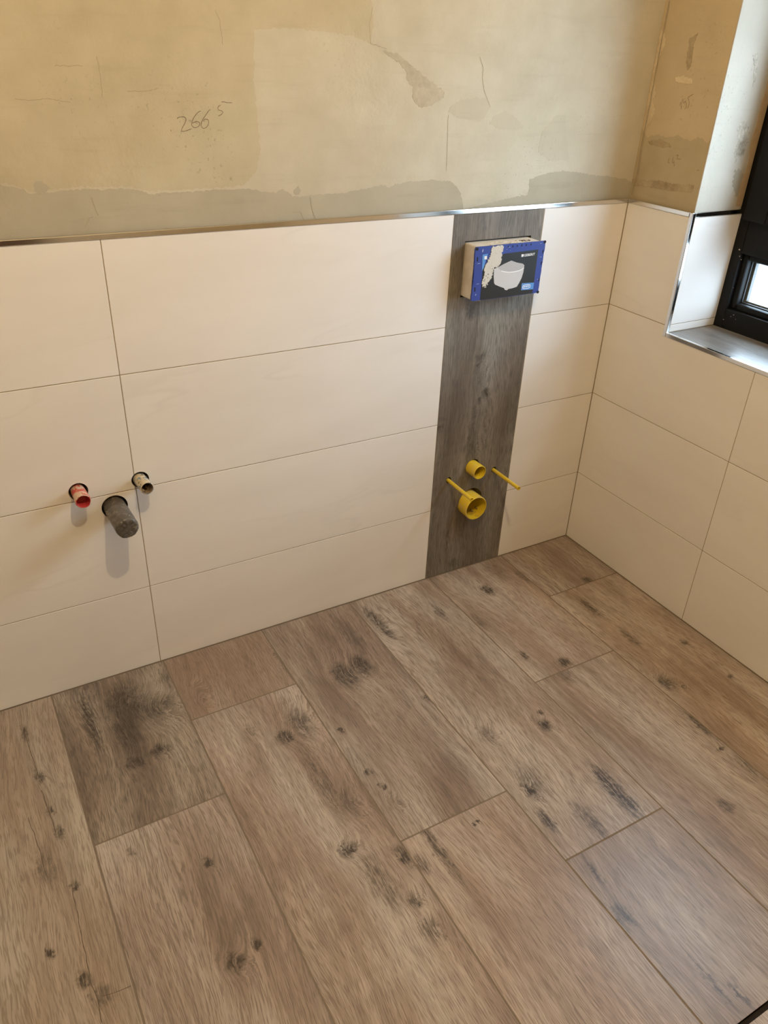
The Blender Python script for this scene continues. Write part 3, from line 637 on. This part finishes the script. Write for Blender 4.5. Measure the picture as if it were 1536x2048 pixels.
# plaster coat on the right wall, the lamplight's tan in its colour
rwm = lambda p: (0.0105, p[0], p[1])
edge = [(0.0095, 1.350)] + RIGHT_COAT[1:] + [(OY0-.0005, 1.338)]
edge = rough_poly(edge, .004, .005, 3.0, False) + [(OY0-.0005, RZ1), (0.0095, RZ1)]
plate_from_poly('plaster_coat', edge, rwm, (-1, 0, 0), 0.0010, M_RIGHTPL, wall_right)
for i, (kd, pts) in enumerate(RIGHT_PATCH):
    mt = {'light': plaster_material('plaster_right_light', (0.52, 0.43, 0.29), (0.68, 0.58, 0.42), 1.0, 4.0), 'rough': plaster_material('plaster_right_rough', (0.30, 0.24, 0.155), (0.46, 0.38, 0.255), 1.0, 5.0)}[kd]
    zc = sum(p[1] for p in pts)/len(pts)
    if i == 0: pts = [(min(p[0]-.010, .006), p[1]) for p in pts]
    plate_from_poly('plaster_patch', rough_poly(pts, .004, .004, 20.0+i), lambda p, zc=zc: (0.0097 if zc > 1.35 else 0.0105, p[0], p[1]), (-1, 0, 0), .0012, mt, wall_right)
bm = bmesh.new()
for l in RIGHT_PENCIL: ribbon(bm, l, .0012, lambda p: (0.0097 if p[1] > 1.335 else 0.0100, p[0], p[1]), (-1, 0, 0), .0004)
stuff(mesh_obj('pencil_writing', bm, M_PENCIL), wall_right)
# ragged seam of plaster running up the corner
bm = bmesh.new()
pts = [(-.004-.004*abs(mnoise.noise(Vector((0, 0, z*23)))), z) for z in [1.175+.008*i for i in range(60)]]
ribbon(bm, [(p[0]+.006*mnoise.noise(Vector((3, 1, p[1]*14))), p[1]) for p in pts], .0035, lambda p: (0.0085, p[0], p[1]), (-1, 0, 0), .0008)
attach(mesh_obj('corner_seam', bm, M_CRACK), wall_right)
# white plastered window reveal above the tiles, on both sides and over the top
reveal = [box_obj('reveal_plaster', 0.0103, 0.196, OY0-.0035, OY0+.001, ZT+.010, OZ1, M_JAMBPL, wall_right, bevel=.0015, segs=2),
          box_obj('reveal_plaster', 0.0103, 0.200, OY1-.001, OY1+.0035, ZT+.010, OZ1, M_JAMBPL, wall_right, bevel=.0015, segs=2),
          box_obj('reveal_plaster', 0.0103, 0.200, OY1, OY0, OZ1-.0035, OZ1+.001, M_JAMBPL, wall_right, bevel=.0015, segs=2)]
for i, (kd, pts) in enumerate(JAMB_PATCH):
    mt = {'dark': plaster_material('plaster_reveal_grey', (0.33, 0.30, 0.24), (0.39, 0.36, 0.29), .4), 'rough': plaster_material('plaster_reveal_rough', (0.27, 0.24, 0.185), (0.56, 0.52, 0.45), 1.0, 9.0)}[kd]
    plate_from_poly('plaster_patch', rough_poly(pts, .003, .008, 30.0+i), lambda p: (p[0], OY0-.0034, p[1]), (0, -1, 0), .0006, mt, wall_right)
# bare edge of the reveal beside the frame
pts = [(.196, ZT+.02)] + [(.172+.010*mnoise.noise(Vector((0, 5, z*16))), z) for z in [ZT+.02+.01*i for i in range(78)]] + [(.196, OZ1-.01)]
plate_from_poly('bare_edge', pts, lambda p: (p[0], OY0-.0033, p[1]), (0, -1, 0), .0009, plaster_material('plaster_bare_edge', (0.40, 0.29, 0.175), (0.50, 0.375, 0.235), .6, 3.0), wall_right)
# tiles lining the reveal (two per side)
for (ya, yb) in ((YW0, OY0-.0005), (OY1+.0005, YW1)):
    box_obj('grout', 0.011, 0.200, ya+(.001 if ya == YW0 else 0), yb-(.001 if yb == YW1 else 0), ZS-.004, ZT, M_GROUT, wall_right)
    for (za, zb) in ((ZS+.0005, Z3+.002), (Z3+.002, ZT)):
        k += 1
        box_obj('tile', 0.0115, 0.200, ya, yb, za+J, zb-J, tile_material('white_marbled_tile', (k*1.37, k*2.11, k*.73)), wall_right, bevel=.0005)

# ------------------------------------------------------------------ chrome edge trims
def trim(name, x0, x1, y0, y1, z0, z1, label):
    o = box_obj(name, x0, x1, y0, y1, z0, z1, M_CHROME, bevel=.0014, segs=3)
    for p in o.data.polygons: p.use_smooth = False
    return tag(o, label, 'edge trim', kind='structure')
TZ0, TZ1 = ZT+.0005, ZT+.0125
trim('trim_1', RX0+.001, -0.0015, -0.0012, 0.0104, TZ0, TZ1, 'long chrome trim capping the white tiles on the back wall')
trim('trim_2', -0.0012, 0.0100, YW0+.0115, -0.0002, TZ0, TZ1, 'short chrome trim from the room corner to the window reveal')
trim('trim_3', -0.0012, 0.0106, YW0-.0010, YW0+.0108, ZS-.0105, TZ1, 'upright chrome trim on the near edge of the window reveal')
trim('trim_4', -0.0012, 0.0106, YW1, YW0-.0012, ZS-.0110, ZS+.0010, 'chrome trim along the front edge of the window sill')
trim('trim_5', 0.0108, 0.1990, YW0-.0010, YW0+.0088, TZ0, TZ1, 'chrome trim on top of the reveal tiles, running to the window frame')

trim('trim_6', -0.0012, 0.0106, YW1-.0108, YW1+.0010, ZS-.0105, TZ1, 'upright chrome trim on the far edge of the window reveal')
trim('trim_7', -0.0012, 0.0100, RY0+.001, YW1-.0115, TZ0, TZ1, 'chrome trim capping the tiles on the right wall beyond the window')

# ------------------------------------------------------------------ window
win = empty('window_1', (0.235, (YW0+YW1)/2, ZS))
tag(win, 'black framed window with pebbled glass, right edge of the picture', 'window', kind='structure')
sill_mat = wood_material('grey_sill_plank', [(.0, .2, .03, .08, .01, .4)], (12.1, 4.4, 8.8), (0.130, 0.122, 0.112), (0.215, 0.205, 0.190), (0.300, 0.288, 0.270), rough=.30, relief=.3)
attach(box_obj('sill_plank', 0.0110, 0.2010, YW1+.0005, YW0-.0005, ZS-.0095, ZS, sill_mat, bevel=.0005), win)
FX0, FX1 = 0.200, 0.275
FT = 1.935
def wbox(n, *b, bev=.002, mat=M_BLACKFR, par=win): return attach(box_obj(n, *b, mat, bevel=bev, segs=2), par)
fw = 0.030
MR0, MR1 = 1.051, 1.150
wbox('frame_stile', FX0, FX1, YW0-fw, OY0-.0005, ZS-.008, FT+.015)
wbox('frame_stile', FX0, FX1, OY1+.0005, YW1+fw, ZS-.008, FT+.015)
wbox('frame_rail', FX0+.0005, FX1, YW1+fw, YW0-fw, ZS-.008, ZS+.058)
wbox('frame_rail', FX0+.0005, FX1, YW1+fw, YW0-fw, FT-fw, FT+.015)
wbox('frame_rail', FX0+.0005, FX1, YW1+fw, YW0-fw, MR0, MR1)
# opening sash of the upper light
SW = 0.072
sa, sb, sc_, sd = YW1+fw-.008, YW0-fw+.008, MR1-.008, FT-fw+.008
wbox('sash_stile', FX0-.022, FX1-.004, sb-SW, sb, sc_, sd, bev=.003)
wbox('sash_stile', FX0-.022, FX1-.004, sa, sa+SW, sc_, sd, bev=.003)
wbox('sash_rail', FX0-.0215, FX1-.0045, sa+SW, sb-SW, sc_, sc_+SW, bev=.003)
wbox('sash_rail', FX0-.0215, FX1-.0045, sa+SW, sb-SW, sd-SW, sd, bev=.003)
# glazing beads, gaskets, spacers and panes of the two lights
for (ya, yb, za, zb) in ((YW1+fw, YW0-fw, ZS+.058, MR0), (sa+SW, sb-SW, sc_+SW, sd-SW)):
    bw_, bx = .018, FX0+.014
    for args in ((bx, FX1-.006, yb-bw_, yb+.001, za, zb), (bx, FX1-.006, ya-.001, ya+bw_, za, zb), (bx+.0006, FX1-.006, ya+bw_, yb-bw_, za-.001, za+bw_), (bx+.0006, FX1-.006, ya+bw_, yb-bw_, zb-bw_, zb+.001)):
        wbox('glazing_bead', *args, bev=.005)
    y2, y3, z2, z3 = yb-bw_, ya+bw_, za+bw_, zb-bw_
    w_ = .003
    for args in ((FX0+.034, FX0+.040, y2-w_, y2, z2, z3), (FX0+.034, FX0+.040, y3, y3+w_, z2, z3), (FX0+.0342, FX0+.040, y3+w_, y2-w_, z2, z2+w_), (FX0+.0342, FX0+.040, y3+w_, y2-w_, z3-w_, z3)):
        wbox('gasket', *args, bev=.0008, mat=M_GASKET)
    for args in ((FX0+.044, FX0+.058, y2-.009, y2, z2, z3), (FX0+.044, FX0+.058, y3, y3+.009, z2, z3), (FX0+.0442, FX0+.058, y3+.009, y2-.009, z2, z2+.007), (FX0+.0442, FX0+.058, y3+.009, y2-.009, z3-.007, z3)):
        wbox('spacer', *args, bev=.001, mat=M_SPACER)
    wbox('pane', FX0+.041, FX0+.0435, y3+.0002, y2-.0002, z2+.0002, z3-.0002, bev=0, mat=M_GLASS)
# plaster splashes on the black frame
bm = bmesh.new()
for (yy, zz, r) in ((-.262, 1.06, .0022), (-.268, 1.043, .0014), (-.276, 1.035, .001), (-.285, 1.30, .0012), (-.27, .86, .0012), (-.292, .875, .001), (-.3, .882, .0012), (-.31, .872, .0008), (-.275, .955, .0008)):
    bmesh.ops.create_icosphere(bm, subdivisions=1, radius=r, matrix=Matrix.Translation((FX0+.0002, yy, zz)) @ Matrix.Diagonal((.4, 1.4, 1, 1)))
stuff(mesh_obj('plaster_splash', bm, simple('splash', (0.55, 0.52, 0.46), .9, var=.1)), win)

# ------------------------------------------------------------------ cistern cover
cover = empty('cistern_cover', ((BX0+BX1)/2, 0.0, BZ0))
tag(cover, 'beige box with blue and black picture cover of a toilet, high on the wood strip', 'cover')
M_COLLAR = simple('mortar_stained_collar', (0.58, 0.53, 0.46), .85, scale=30, bump=.25, col2=(0.66, 0.615, 0.55), thr=(.4, .65))
bm = bmesh.new(); add_box(bm, BX0, BX1, -0.0455, 0.060, BZ0, BZ1, .004, 3)
attach(mesh_obj('collar', bm, M_COLLAR), cover)
M_BLUE = simple('blue_plastic', (0.030, 0.055, 0.27), .38, var=.12, scale=60)
PXL, PXR, PZT, PZB = -0.5695, -0.3375, 1.0800, 0.9385
PY = -0.0515
def pl3(p): return (PXL+(PXR-PXL)*p[0]-.002*(1-p[0])*(1-p[1])*1.0, PY, PZT+(PZB-PZT)*p[1])
outline = rough_poly([(0.012, 0.0), (0.99, 0.0), (1.0, 0.04), (0.995, 0.5), (0.99, 0.97), (.985, 1.0), (0.03, 1.0), (0.0, 0.985), (0.006, 0.5), (0.0, 0.05)], .03, .006, 5.0)
bm = bmesh.new()
hi = [bm.verts.new(pl3(p)) for p in outline]; lo = [bm.verts.new(Vector(pl3(p))+Vector((0, .0045, 0))) for p in outline]
bm.faces.new(hi); bm.faces.new(list(reversed(lo)))
for i in range(len(outline)):
    j = (i+1) % len(outline); bm.faces.new((hi[i], hi[j], lo[j], lo[i]))
bmesh.ops.triangulate(bm, faces=[f for f in bm.faces if len(f.verts) > 4])
front = attach(mesh_obj('front_plate', bm, M_BLUE), cover)
front['label'] = 'blue plastic front plate'
def print_poly(name, pts, lift, mat, par=front):
    bm = bmesh.new()
    a = [bm.verts.new(Vector(pl3(p))+Vector((0, -lift, 0))) for p in pts]
    b = [bm.verts.new(Vector(pl3(p))+Vector((0, -lift+.00025, 0))) for p in pts]
    bm.faces.new(a)
    for i in range(len(pts)):
        j = (i+1) % len(pts); bm.faces.new((a[i], a[j], b[j], b[i]))
    bmesh.ops.triangulate(bm, faces=[f for f in bm.faces if len(f.verts) > 4])
    o = mesh_obj(name, bm, mat); o.parent = par
    return o
M_INK = simple('black_print', (0.018, 0.018, 0.017), .35, var=.2, scale=60)
M_LBLUE = simple('light_blue_print', (0.10, 0.27, 0.62), .4, var=.08)
M_WHITEP = simple('white_print', (0.82, 0.81, 0.80), .45, var=.03)
M_BOWL = simple('toilet_print', (0.55, 0.54, 0.54), .4, var=.06, scale=12)
M_LID = simple('toilet_lid_print', (0.44, 0.43, 0.43), .4, var=.03, scale=12)
BLACKP = [(0.125, 0.995), (0.125, 0.66), (0.125, 0.33), (0.28, 0.325), (0.365, 0.20), (0.405, 0.165), (0.905, 0.15), (0.905, 0.90), (.90, .995)]
print_poly('picture_card', BLACKP, .0003, M_INK)
print_poly('toilet_picture', BOWL, .0006, M_BOWL)
print_poly('toilet_picture', LID, .0008, M_LID)
rim = [(p[0], p[1]) for p in LID[5:13]]
rimpoly = rim + [(p[0], p[1]+.018) for p in reversed(rim)]
print_poly('toilet_picture', rimpoly, .0009, M_WHITEP)
print_poly('colour_label', [(.765-.045, .790-.02), (.905, .785), (.905, .915), (.72, .905)], .0006, M_LBLUE)
ov = [(.795+.060*math.copysign(abs(math.cos(a))**.6, math.cos(a)), .845+.043*math.copysign(abs(math.sin(a))**.7, math.sin(a))) for a in [2*math.pi*i/28 for i in range(28)]]
print_poly('colour_label', ov, .0008, M_WHITEP)
print_poly('colour_label', [(.795+(p[0]-.795)*.86, .845+(p[1]-.845)*.74) for p in ov], .0010, M_LBLUE)
for i in range(6):
    u0 = .752+i*.0145
    print_poly('colour_label', [(u0, .828+.006*(i % 2)), (u0+.009, .824), (u0+.008, .858), (u0+.001, .862-.008*(i % 3))], .0012, M_WHITEP)
print_poly('colour_label', BLUELEFT, .0006, M_LBLUE)
print_poly('colour_label', WHITESQ, .0008, M_WHITEP)
print_poly('colour_label', [(.662, .212), (.692, .210), (.693, .258), (.663, .260)], .0007, M_WHITEP)
fc = bpy.data.curves.new('lettering', 'FONT'); fc.body = 'GEBERIT'; fc.size = 1.0; fc.offset = 0.016; fc.extrude = .004
fo = bpy.data.objects.new('lettering', fc); COL.objects.link(fo); bpy.context.view_layer.update()
fm = bpy.data.meshes.new_from_object(fo.evaluated_get(bpy.context.evaluated_depsgraph_get())); bpy.data.objects.remove(fo)
xs_ = [v.co.x for v in fm.vertices]; ys_ = [v.co.y for v in fm.vertices]
for v in fm.vertices:
    a = (v.co.x-min(xs_))/(max(xs_)-min(xs_)); b_ = (v.co.y-min(ys_))/(max(ys_)-min(ys_))
    v.co = Vector(pl3((.700+.160*a, .258-.047*b_-.004*a)))+Vector((0, -.0007-.05*v.co.z*.2, 0))
fm.materials.append(M_WHITEP)
fo = bpy.data.objects.new('lettering', fm); COL.objects.link(fo); fo.parent = front
# flat dark shapes painting the shade inside edge slots and corner holes
M_SLOT = simple('slot_shadow', (0.006, 0.006, 0.012), .8, var=.1)
for u in (.455, .520, .585, .650, .715, .785): print_poly('slot_shade', [(u-.009, .060), (u+.009, .058), (u+.004, .025), (u-.003, .025)], .0004, M_SLOT)
for u in (.30, .255): print_poly('slot_shade', [(u-.008, .050), (u+.008, .048), (u, .015)], .0004, M_SLOT)
for v in (.22, .78): print_poly('slot_shade', [(.030, v-.04), (.045, v-.04), (.047, v+.04), (.030, v+.04)], .0004, M_SLOT)
for v in (.20, .42, .74): print_poly('slot_shade', [(.972, v-.03), (.985, v-.03), (.984, v+.03), (.971, v+.03)], .0004, M_SLOT)
for (u, v) in ((.022, .035), (.988, .02), (.985, .985)):
    print_poly('slot_shade', [(u+.020*math.cos(a), v+.030*math.sin(a)) for a in [2*math.pi*i/12 for i in range(12)]], .0005, M_SLOT)
M_SCR = simple('scuffed_blue', (0.30, 0.34, 0.55), .6, var=.2)
for (u, v, du, dv) in ((.06, .30, .05, .012), (.955, .30, .035, .010), (.955, .73, .03, .010), (.07, .68, .05, .010), (.055, .88, .02, .03), (.10, .07, .02, .06), (.47, .055, .05, .008), (.93, .04, .03, .008), (.44, .09, .012, .01), (.49, .115, .012, .008)):
    print_poly('scuff', [(u-du/2, v+dv*.2), (u+du*.2, v-dv*.6), (u+du/2, v), (u+du*.1, v+dv*.6)], .00045, M_SCR)
# crusty smear of plaster over the plate
def inside(p, poly):
    c = False
    for i in range(len(poly)):
        a, b = poly[i], poly[i-1]
        if (a[1] > p[1]) != (b[1] > p[1]) and p[0] < (b[0]-a[0])*(p[1]-a[1])/(b[1]-a[1])+a[0]: c = not c
    return c
bm = bmesh.new(); gv = {}
SU, SV = 70, 90
for i in range(SU+1):
    for j in range(SV+1):
        u, v = .10+.36*i/SU, -.005+.80*j/SV
        q = (u+.018*mnoise.noise(Vector((u*60, v*40, 1))), v+.03*mnoise.noise(Vector((u*40, v*60, 7))))
        hole = mnoise.noise(Vector((u*75, v*45, 4))) + .35*mnoise.noise(Vector((u*160, v*90, 9)))
        if inside(q, SMEAR) and hole < .70-.75*max(0, v-.35):
            h = .0010+.0006*abs(mnoise.noise(Vector((u*45, v*18, 2))))+.0002*mnoise.noise(Vector((u*200, v*120, 5)))
            gv[i, j] = bm.verts.new(Vector(pl3((u, v)))+Vector((0, -h-.0003, 0)))
for (i, j) in list(gv):
    q = [(i, j), (i+1, j), (i+1, j+1), (i, j+1)]
    if all(z in gv for z in q): bm.faces.new([gv[z] for z in q])
bmesh.ops.delete(bm, geom=[v for v in bm.verts if not v.link_faces], context='VERTS')
ret = bmesh.ops.extrude_face_region(bm, geom=bm.faces[:])
for v in [g for g in ret['geom'] if isinstance(g, bmesh.types.BMVert)]: v.co.y = PY-.0001
M_MORTAR = simple('dried_plaster', (0.60, 0.565, 0.50), .95, scale=180, bump=.2, col2=(0.50, 0.46, 0.39), thr=(.55, .8))
attach(mesh_obj('plaster_smear', bm, M_MORTAR), cover)
# lumps of mortar on top of the box and at its lower corner
M_DARKLUMP = simple('dark_lump', (0.10, 0.07, 0.05), .9, scale=200, bump=.4, col2=(0.42, 0.36, 0.28))
bm = bmesh.new()
for i in range(26):
    xx = random.uniform(BX0+.05, BX1-.03); yy = random.uniform(-.044, -.02)
    r = random.uniform(.0015, .0040)
    bmesh.ops.create_icosphere(bm, subdivisions=1, radius=r, matrix=Matrix.Translation((xx, yy, BZ1+.0003)) @ Matrix.Diagonal((1.8, 1, .7, 1)))
for i in range(6):
    bmesh.ops.create_icosphere(bm, subdivisions=1, radius=random.uniform(.0015, .003), matrix=Matrix.Translation((BX0+.012+random.uniform(0, .02), -.046, BZ0-.002)))
stuff(mesh_obj('mortar_lumps', bm, M_MORTAR), cover)
bm = bmesh.new()
for xx, r in ((-.420, .0045), (-.411, .004), (-.399, .0055), (-.392, .005), (-.384, .0045)):
    bmesh.ops.create_icosphere(bm, subdivisions=1, radius=r, matrix=Matrix.Translation((xx, -.034+random.uniform(-.004, .004), BZ1+.0006)) @ Matrix.Diagonal((1.6, 1.2, .6, 1)))
stuff(mesh_obj('mortar_lumps', bm, M_DARKLUMP), cover)

# ------------------------------------------------------------------ pipes
def stained(name, col, stain, thr, scale=60, rough=.45, st2=None):
    m, T, b = material(name)
    co = T.new('ShaderNodeTexCoord').outputs['Object']
    n = T.noise(co, scale, 5, .65, .5)
    c = T.mix(T.remap(n, thr[0], thr[1]), C(*col), C(*stain))
    if st2: c = T.mix(T.remap(T.noise(co, scale*1.7, 4, .6), .56, .66), c, C(*st2))
    T.put(b.inputs['Base Color'], c)
    b.inputs['Roughness'].default_value = rough
    T.put(b.inputs['Normal'], T.bump(n, .25, .001))
    return m
YEL = (0.74, 0.54, 0.040)
M_YEL = stained('yellow_plastic_dusty', YEL, (0.60, 0.46, 0.25), (.50, .72), 45)
M_YELIN = stained('yellow_plastic_inside', (0.74, 0.55, 0.03), (0.45, 0.31, 0.06), (.52, .72), 30)
M_RED = stained('red_plastic_stained', (0.55, 0.07, 0.06), (0.62, 0.46, 0.36), (.44, .54), 70)
M_REDIN = stained('red_plastic_inside', (0.55, 0.06, 0.07), (0.45, 0.05, 0.05), (.4, .6), 40)
M_WB = stained('mortar_stained_blue_plastic', (0.60, 0.52, 0.38), (0.20, 0.28, 0.36), (.52, .58), 65, .7, (0.10, 0.09, 0.07))
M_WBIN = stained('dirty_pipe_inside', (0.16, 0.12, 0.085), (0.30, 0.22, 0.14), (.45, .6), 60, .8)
M_TAPE = stained('grey_tape', (0.085, 0.077, 0.068), (0.125, 0.113, 0.10), (.4, .6), 30, .34, (0.20, 0.18, 0.15))
M_TAPED = stained('dark_grey_pipe', (0.085, 0.075, 0.065), (0.30, 0.24, 0.17), (.55, .68), 60, .5)
M_GUNK = stained('brown_residue', (0.17, 0.11, 0.05), (0.33, 0.23, 0.10), (.4, .6), 80, .8)

def pipe(name, key, prof_out, prof_in, mo, mi, label, group=None, back=.06, n=36):
    b, t = Vector(P[key][0]), Vector(P[key][1])
    ax = (t-b).normalized()
    e = empty(name, b)
    tag(e, label, 'pipe', group)
    bm = bmesh.new(); lathe(bm, b-ax*back, t, [(p[0]+back, p[1]) for p in prof_out], n)
    attach(mesh_obj('tube', bm, mo, smooth=True), e)
    if prof_in:
        bm = bmesh.new(); lathe(bm, b-ax*back, t, [(p[0]+back, p[1]) for p in prof_in], n)
        attach(mesh_obj('bore', bm, mi, smooth=True), e)
    return e, b, t, ax

for key, lab in (('rodL', 'thin yellow plastic rod sleeve on the left of the small yellow pipe'), ('rodR', 'thin yellow plastic rod sleeve on the right of the small yellow pipe, flared tip')):
    L = (Vector(P[key][1])-Vector(P[key][0])).length
    fl = .0016 if key == 'rodR' else 0.0004
    pipe('rod_sleeve', key, [(-.06, .0058), (L*.80, .0058), (L*.88, .0058-fl*.35), (L-.001, .0062+fl*.5), (L, .0060+fl*.5), (L, .0042+fl*.5)],
         [(L, .0042+fl*.5), (L-.012, .0040), (L-.03, .0040), (L-.03, 0)], M_YEL, M_YELIN, lab, 'yellow rod sleeves', n=20)
pipe('flush_pipe', 'flush', [(-.06, .0232), (.0415, .0232), (.043, .0225), (.043, .0212)], [(.043, .0212), (-.02, .0208), (-.055, .0200), (-.055, 0)], M_YEL, M_YELIN, 'short yellow open pipe stub between the two thin rods on the wood strip')
e, b, t, ax = pipe('drain_pipe', 'drainY', [(-.06, .0408), (.0415, .0408), (.043, .040), (.043, .0382)], [(.043, .0382), (.0, .0378), (-.045, .0370), (-.045, 0)], M_YEL, M_YELIN, 'wide yellow open drain pipe, lowest on the wood strip')
bm = bmesh.new()
for i in range(40):
    a = random.uniform(.55, 1.35)*math.pi if i > 8 else random.uniform(0, 2*math.pi)
    bmesh.ops.create_icosphere(bm, subdivisions=1, radius=random.uniform(.002, .005), matrix=Matrix.Translation(b+Vector((.035*math.cos(a), -random.uniform(-.02, .02), .035*math.sin(a)))) @ Matrix.Diagonal((1, 2, 1, 1)))
stuff(mesh_obj('residue', bm, M_GUNK), e)
pipe('water_pipe', 'red', [(-.06, .0165), (.02, .0165), (.050, .0178), (.052, .0172), (.052, .0156)], [(.052, .0156), (.040, .0150), (.024, .0140), (.024, 0)], M_RED, M_REDIN, 'red plaster-stained pipe plug, leftmost of the three stubs on the white tiles')
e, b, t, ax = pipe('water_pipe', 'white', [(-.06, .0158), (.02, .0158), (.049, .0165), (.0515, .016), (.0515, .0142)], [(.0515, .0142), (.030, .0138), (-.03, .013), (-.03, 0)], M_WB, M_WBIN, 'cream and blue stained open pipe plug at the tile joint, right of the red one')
bm = bmesh.new()
for i in range(14):
    a = random.uniform(1.15, 1.9)*math.pi
    bmesh.ops.create_icosphere(bm, subdivisions=1, radius=random.uniform(.0015, .0035), matrix=Matrix.Translation(b+ax*random.uniform(.015, .042)+Vector((.012*math.cos(a), 0, .012*math.sin(a)))))
stuff(mesh_obj('residue', bm, simple('dry_mortar', (.40, .30, .19), .95, var=.2)), e)
# grey waste pipe, its end wrapped in creased tape
b, t = Vector(P['grey'][0]), Vector(P['grey'][1]); ax = (t-b).normalized(); L = (t-b).length
wp = empty('waste_pipe', b)
tag(wp, 'dark grey drain pipe wrapped in creased tape below the two small plugs', 'pipe')
bm = bmesh.new(); lathe(bm, b-ax*.06, t, [(0, .0262), (.06+L*.36, .0262)], 40)
attach(mesh_obj('tube', bm, M_TAPED, smooth=True), wp)
bm = bmesh.new()
prof = [(.06+L*.26, .0262), (.06+L*.27, .0274)]
prof += [(.06+L*(.27+.66*i/14), .0272-.0004*(i/14)) for i in range(1, 15)]
prof += [(.06+L*.965, .0262), (.06+L*.985, .0240), (.06+L*.995, .019), (.06+L*.992, .013), (.06+L*.996, .007), (.06+L*.994, 0)]
lathe(bm, b-ax*.06, t, prof, 48, jitter=.0011, seed=3.3)
for v in bm.verts:          # creases where the tape was folded over the end
    w = (v.co-b).dot(ax)
    if w > L*.9:
        v.co += ax*(.0032*mnoise.noise(Vector((v.co.x*220+v.co.z*160, v.co.z*60, 1.7))) + .0014*mnoise.noise(Vector((v.co.x*420, v.co.z*300, 4.1))))
attach(mesh_obj('tape_wrap', bm, M_TAPE, smooth=True), wp)
bm = bmesh.new()
for (u0, v0, u1, v1) in ((-.020, -.006, .014, .020), (-.016, -.016, .022, .006), (-.006, -.023, .020, -.010), (-.022, .006, -.002, .022)):
    a = t+Vector((u0, -.0006, v0)); c = t+Vector((u1, -.0006, v1)); d = (c-a).normalized(); nn = Vector((-d.z, 0, d.x))*.0013
    q0 = [bm.verts.new(p) for p in (a-nn+Vector((0, .003, 0)), a+Vector((0, -.0012, 0)), a+nn+Vector((0, .003, 0)))]
    q1 = [bm.verts.new(p) for p in (c-nn+Vector((0, .003, 0)), c+Vector((0, -.0012, 0)), c+nn+Vector((0, .003, 0)))]
    for i in (0, 1): bm.faces.new((q0[i], q0[i+1], q1[i+1], q1[i]))
attach(mesh_obj('tape_fold', bm, M_TAPE), wp)
bm = bmesh.new()
for i in range(16):
    a = random.uniform(0, math.pi); w = random.uniform(.2, .85)*L
    bmesh.ops.create_icosphere(bm, subdivisions=1, radius=random.uniform(.0006, .0016), matrix=Matrix.Translation(b+ax*w+Vector((.0268*math.cos(a), 0, .0268*math.sin(a)))))
stuff(mesh_obj('plaster_splash', bm, M_MORTAR), wp)

# ------------------------------------------------------------------ ceiling lamp (out of the picture; its warm light is in it)
LX, LY, LZ = -1.33, -1.38, 2.55
lamp = empty('ceiling_lamp', (LX, LY, RZ1))
tag(lamp, 'bare warm light bulb hanging from a short cable at the ceiling', 'lamp')
M_LAMPW = simple('lamp_plastic', (.7, .68, .63), .5, var=.02)
bm = bmesh.new(); lathe(bm, (LX, LY, RZ1), (LX, LY, LZ), [(0, 0), (0, .045), (.018, .045), (.022, .006), (RZ1-LZ-.075, .003), (RZ1-LZ-.075, 0)], 20)
attach(mesh_obj('cable', bm, M_LAMPW), lamp)
bm = bmesh.new(); lathe(bm, (LX, LY, LZ+.08), (LX, LY, LZ), [(0, 0), (0, .014), (.012, .018), (.050, .018), (.050, 0)], 20)
attach(mesh_obj('socket', bm, M_LAMPW), lamp)
mb = bpy.data.materials.new('clear_bulb_glass'); mb.use_nodes = True; mb.node_tree.nodes.clear(); TB = Tree(mb.node_tree)
oo = TB.new('ShaderNodeOutputMaterial'); bt = TB.new('ShaderNodeBsdfTransparent'); bt.inputs[0].default_value = C(.98, .98, .98)
mb.node_tree.links.new(bt.outputs[0], oo.inputs[0])
ld = bpy.data.lights.new('filament', 'POINT'); ld.energy = BULB_POWER; ld.color = BULB_COLOR; ld.shadow_soft_size = 0.012
lo_ = bpy.data.objects.new('filament', ld); COL.objects.link(lo_); lo_.location = (LX, LY, LZ+.002); attach(lo_, lamp)
bm = bmesh.new(); lathe(bm, (LX, LY, LZ+.032), (LX, LY, LZ-.04), [(0, 0), (0, .007), (.010, .011), (.022, .0138), (.034, .0138), (.044, .011), (.051, .006), (.053, 0)], 16)
attach(mesh_obj('bulb', bm, mb, smooth=True), lamp)
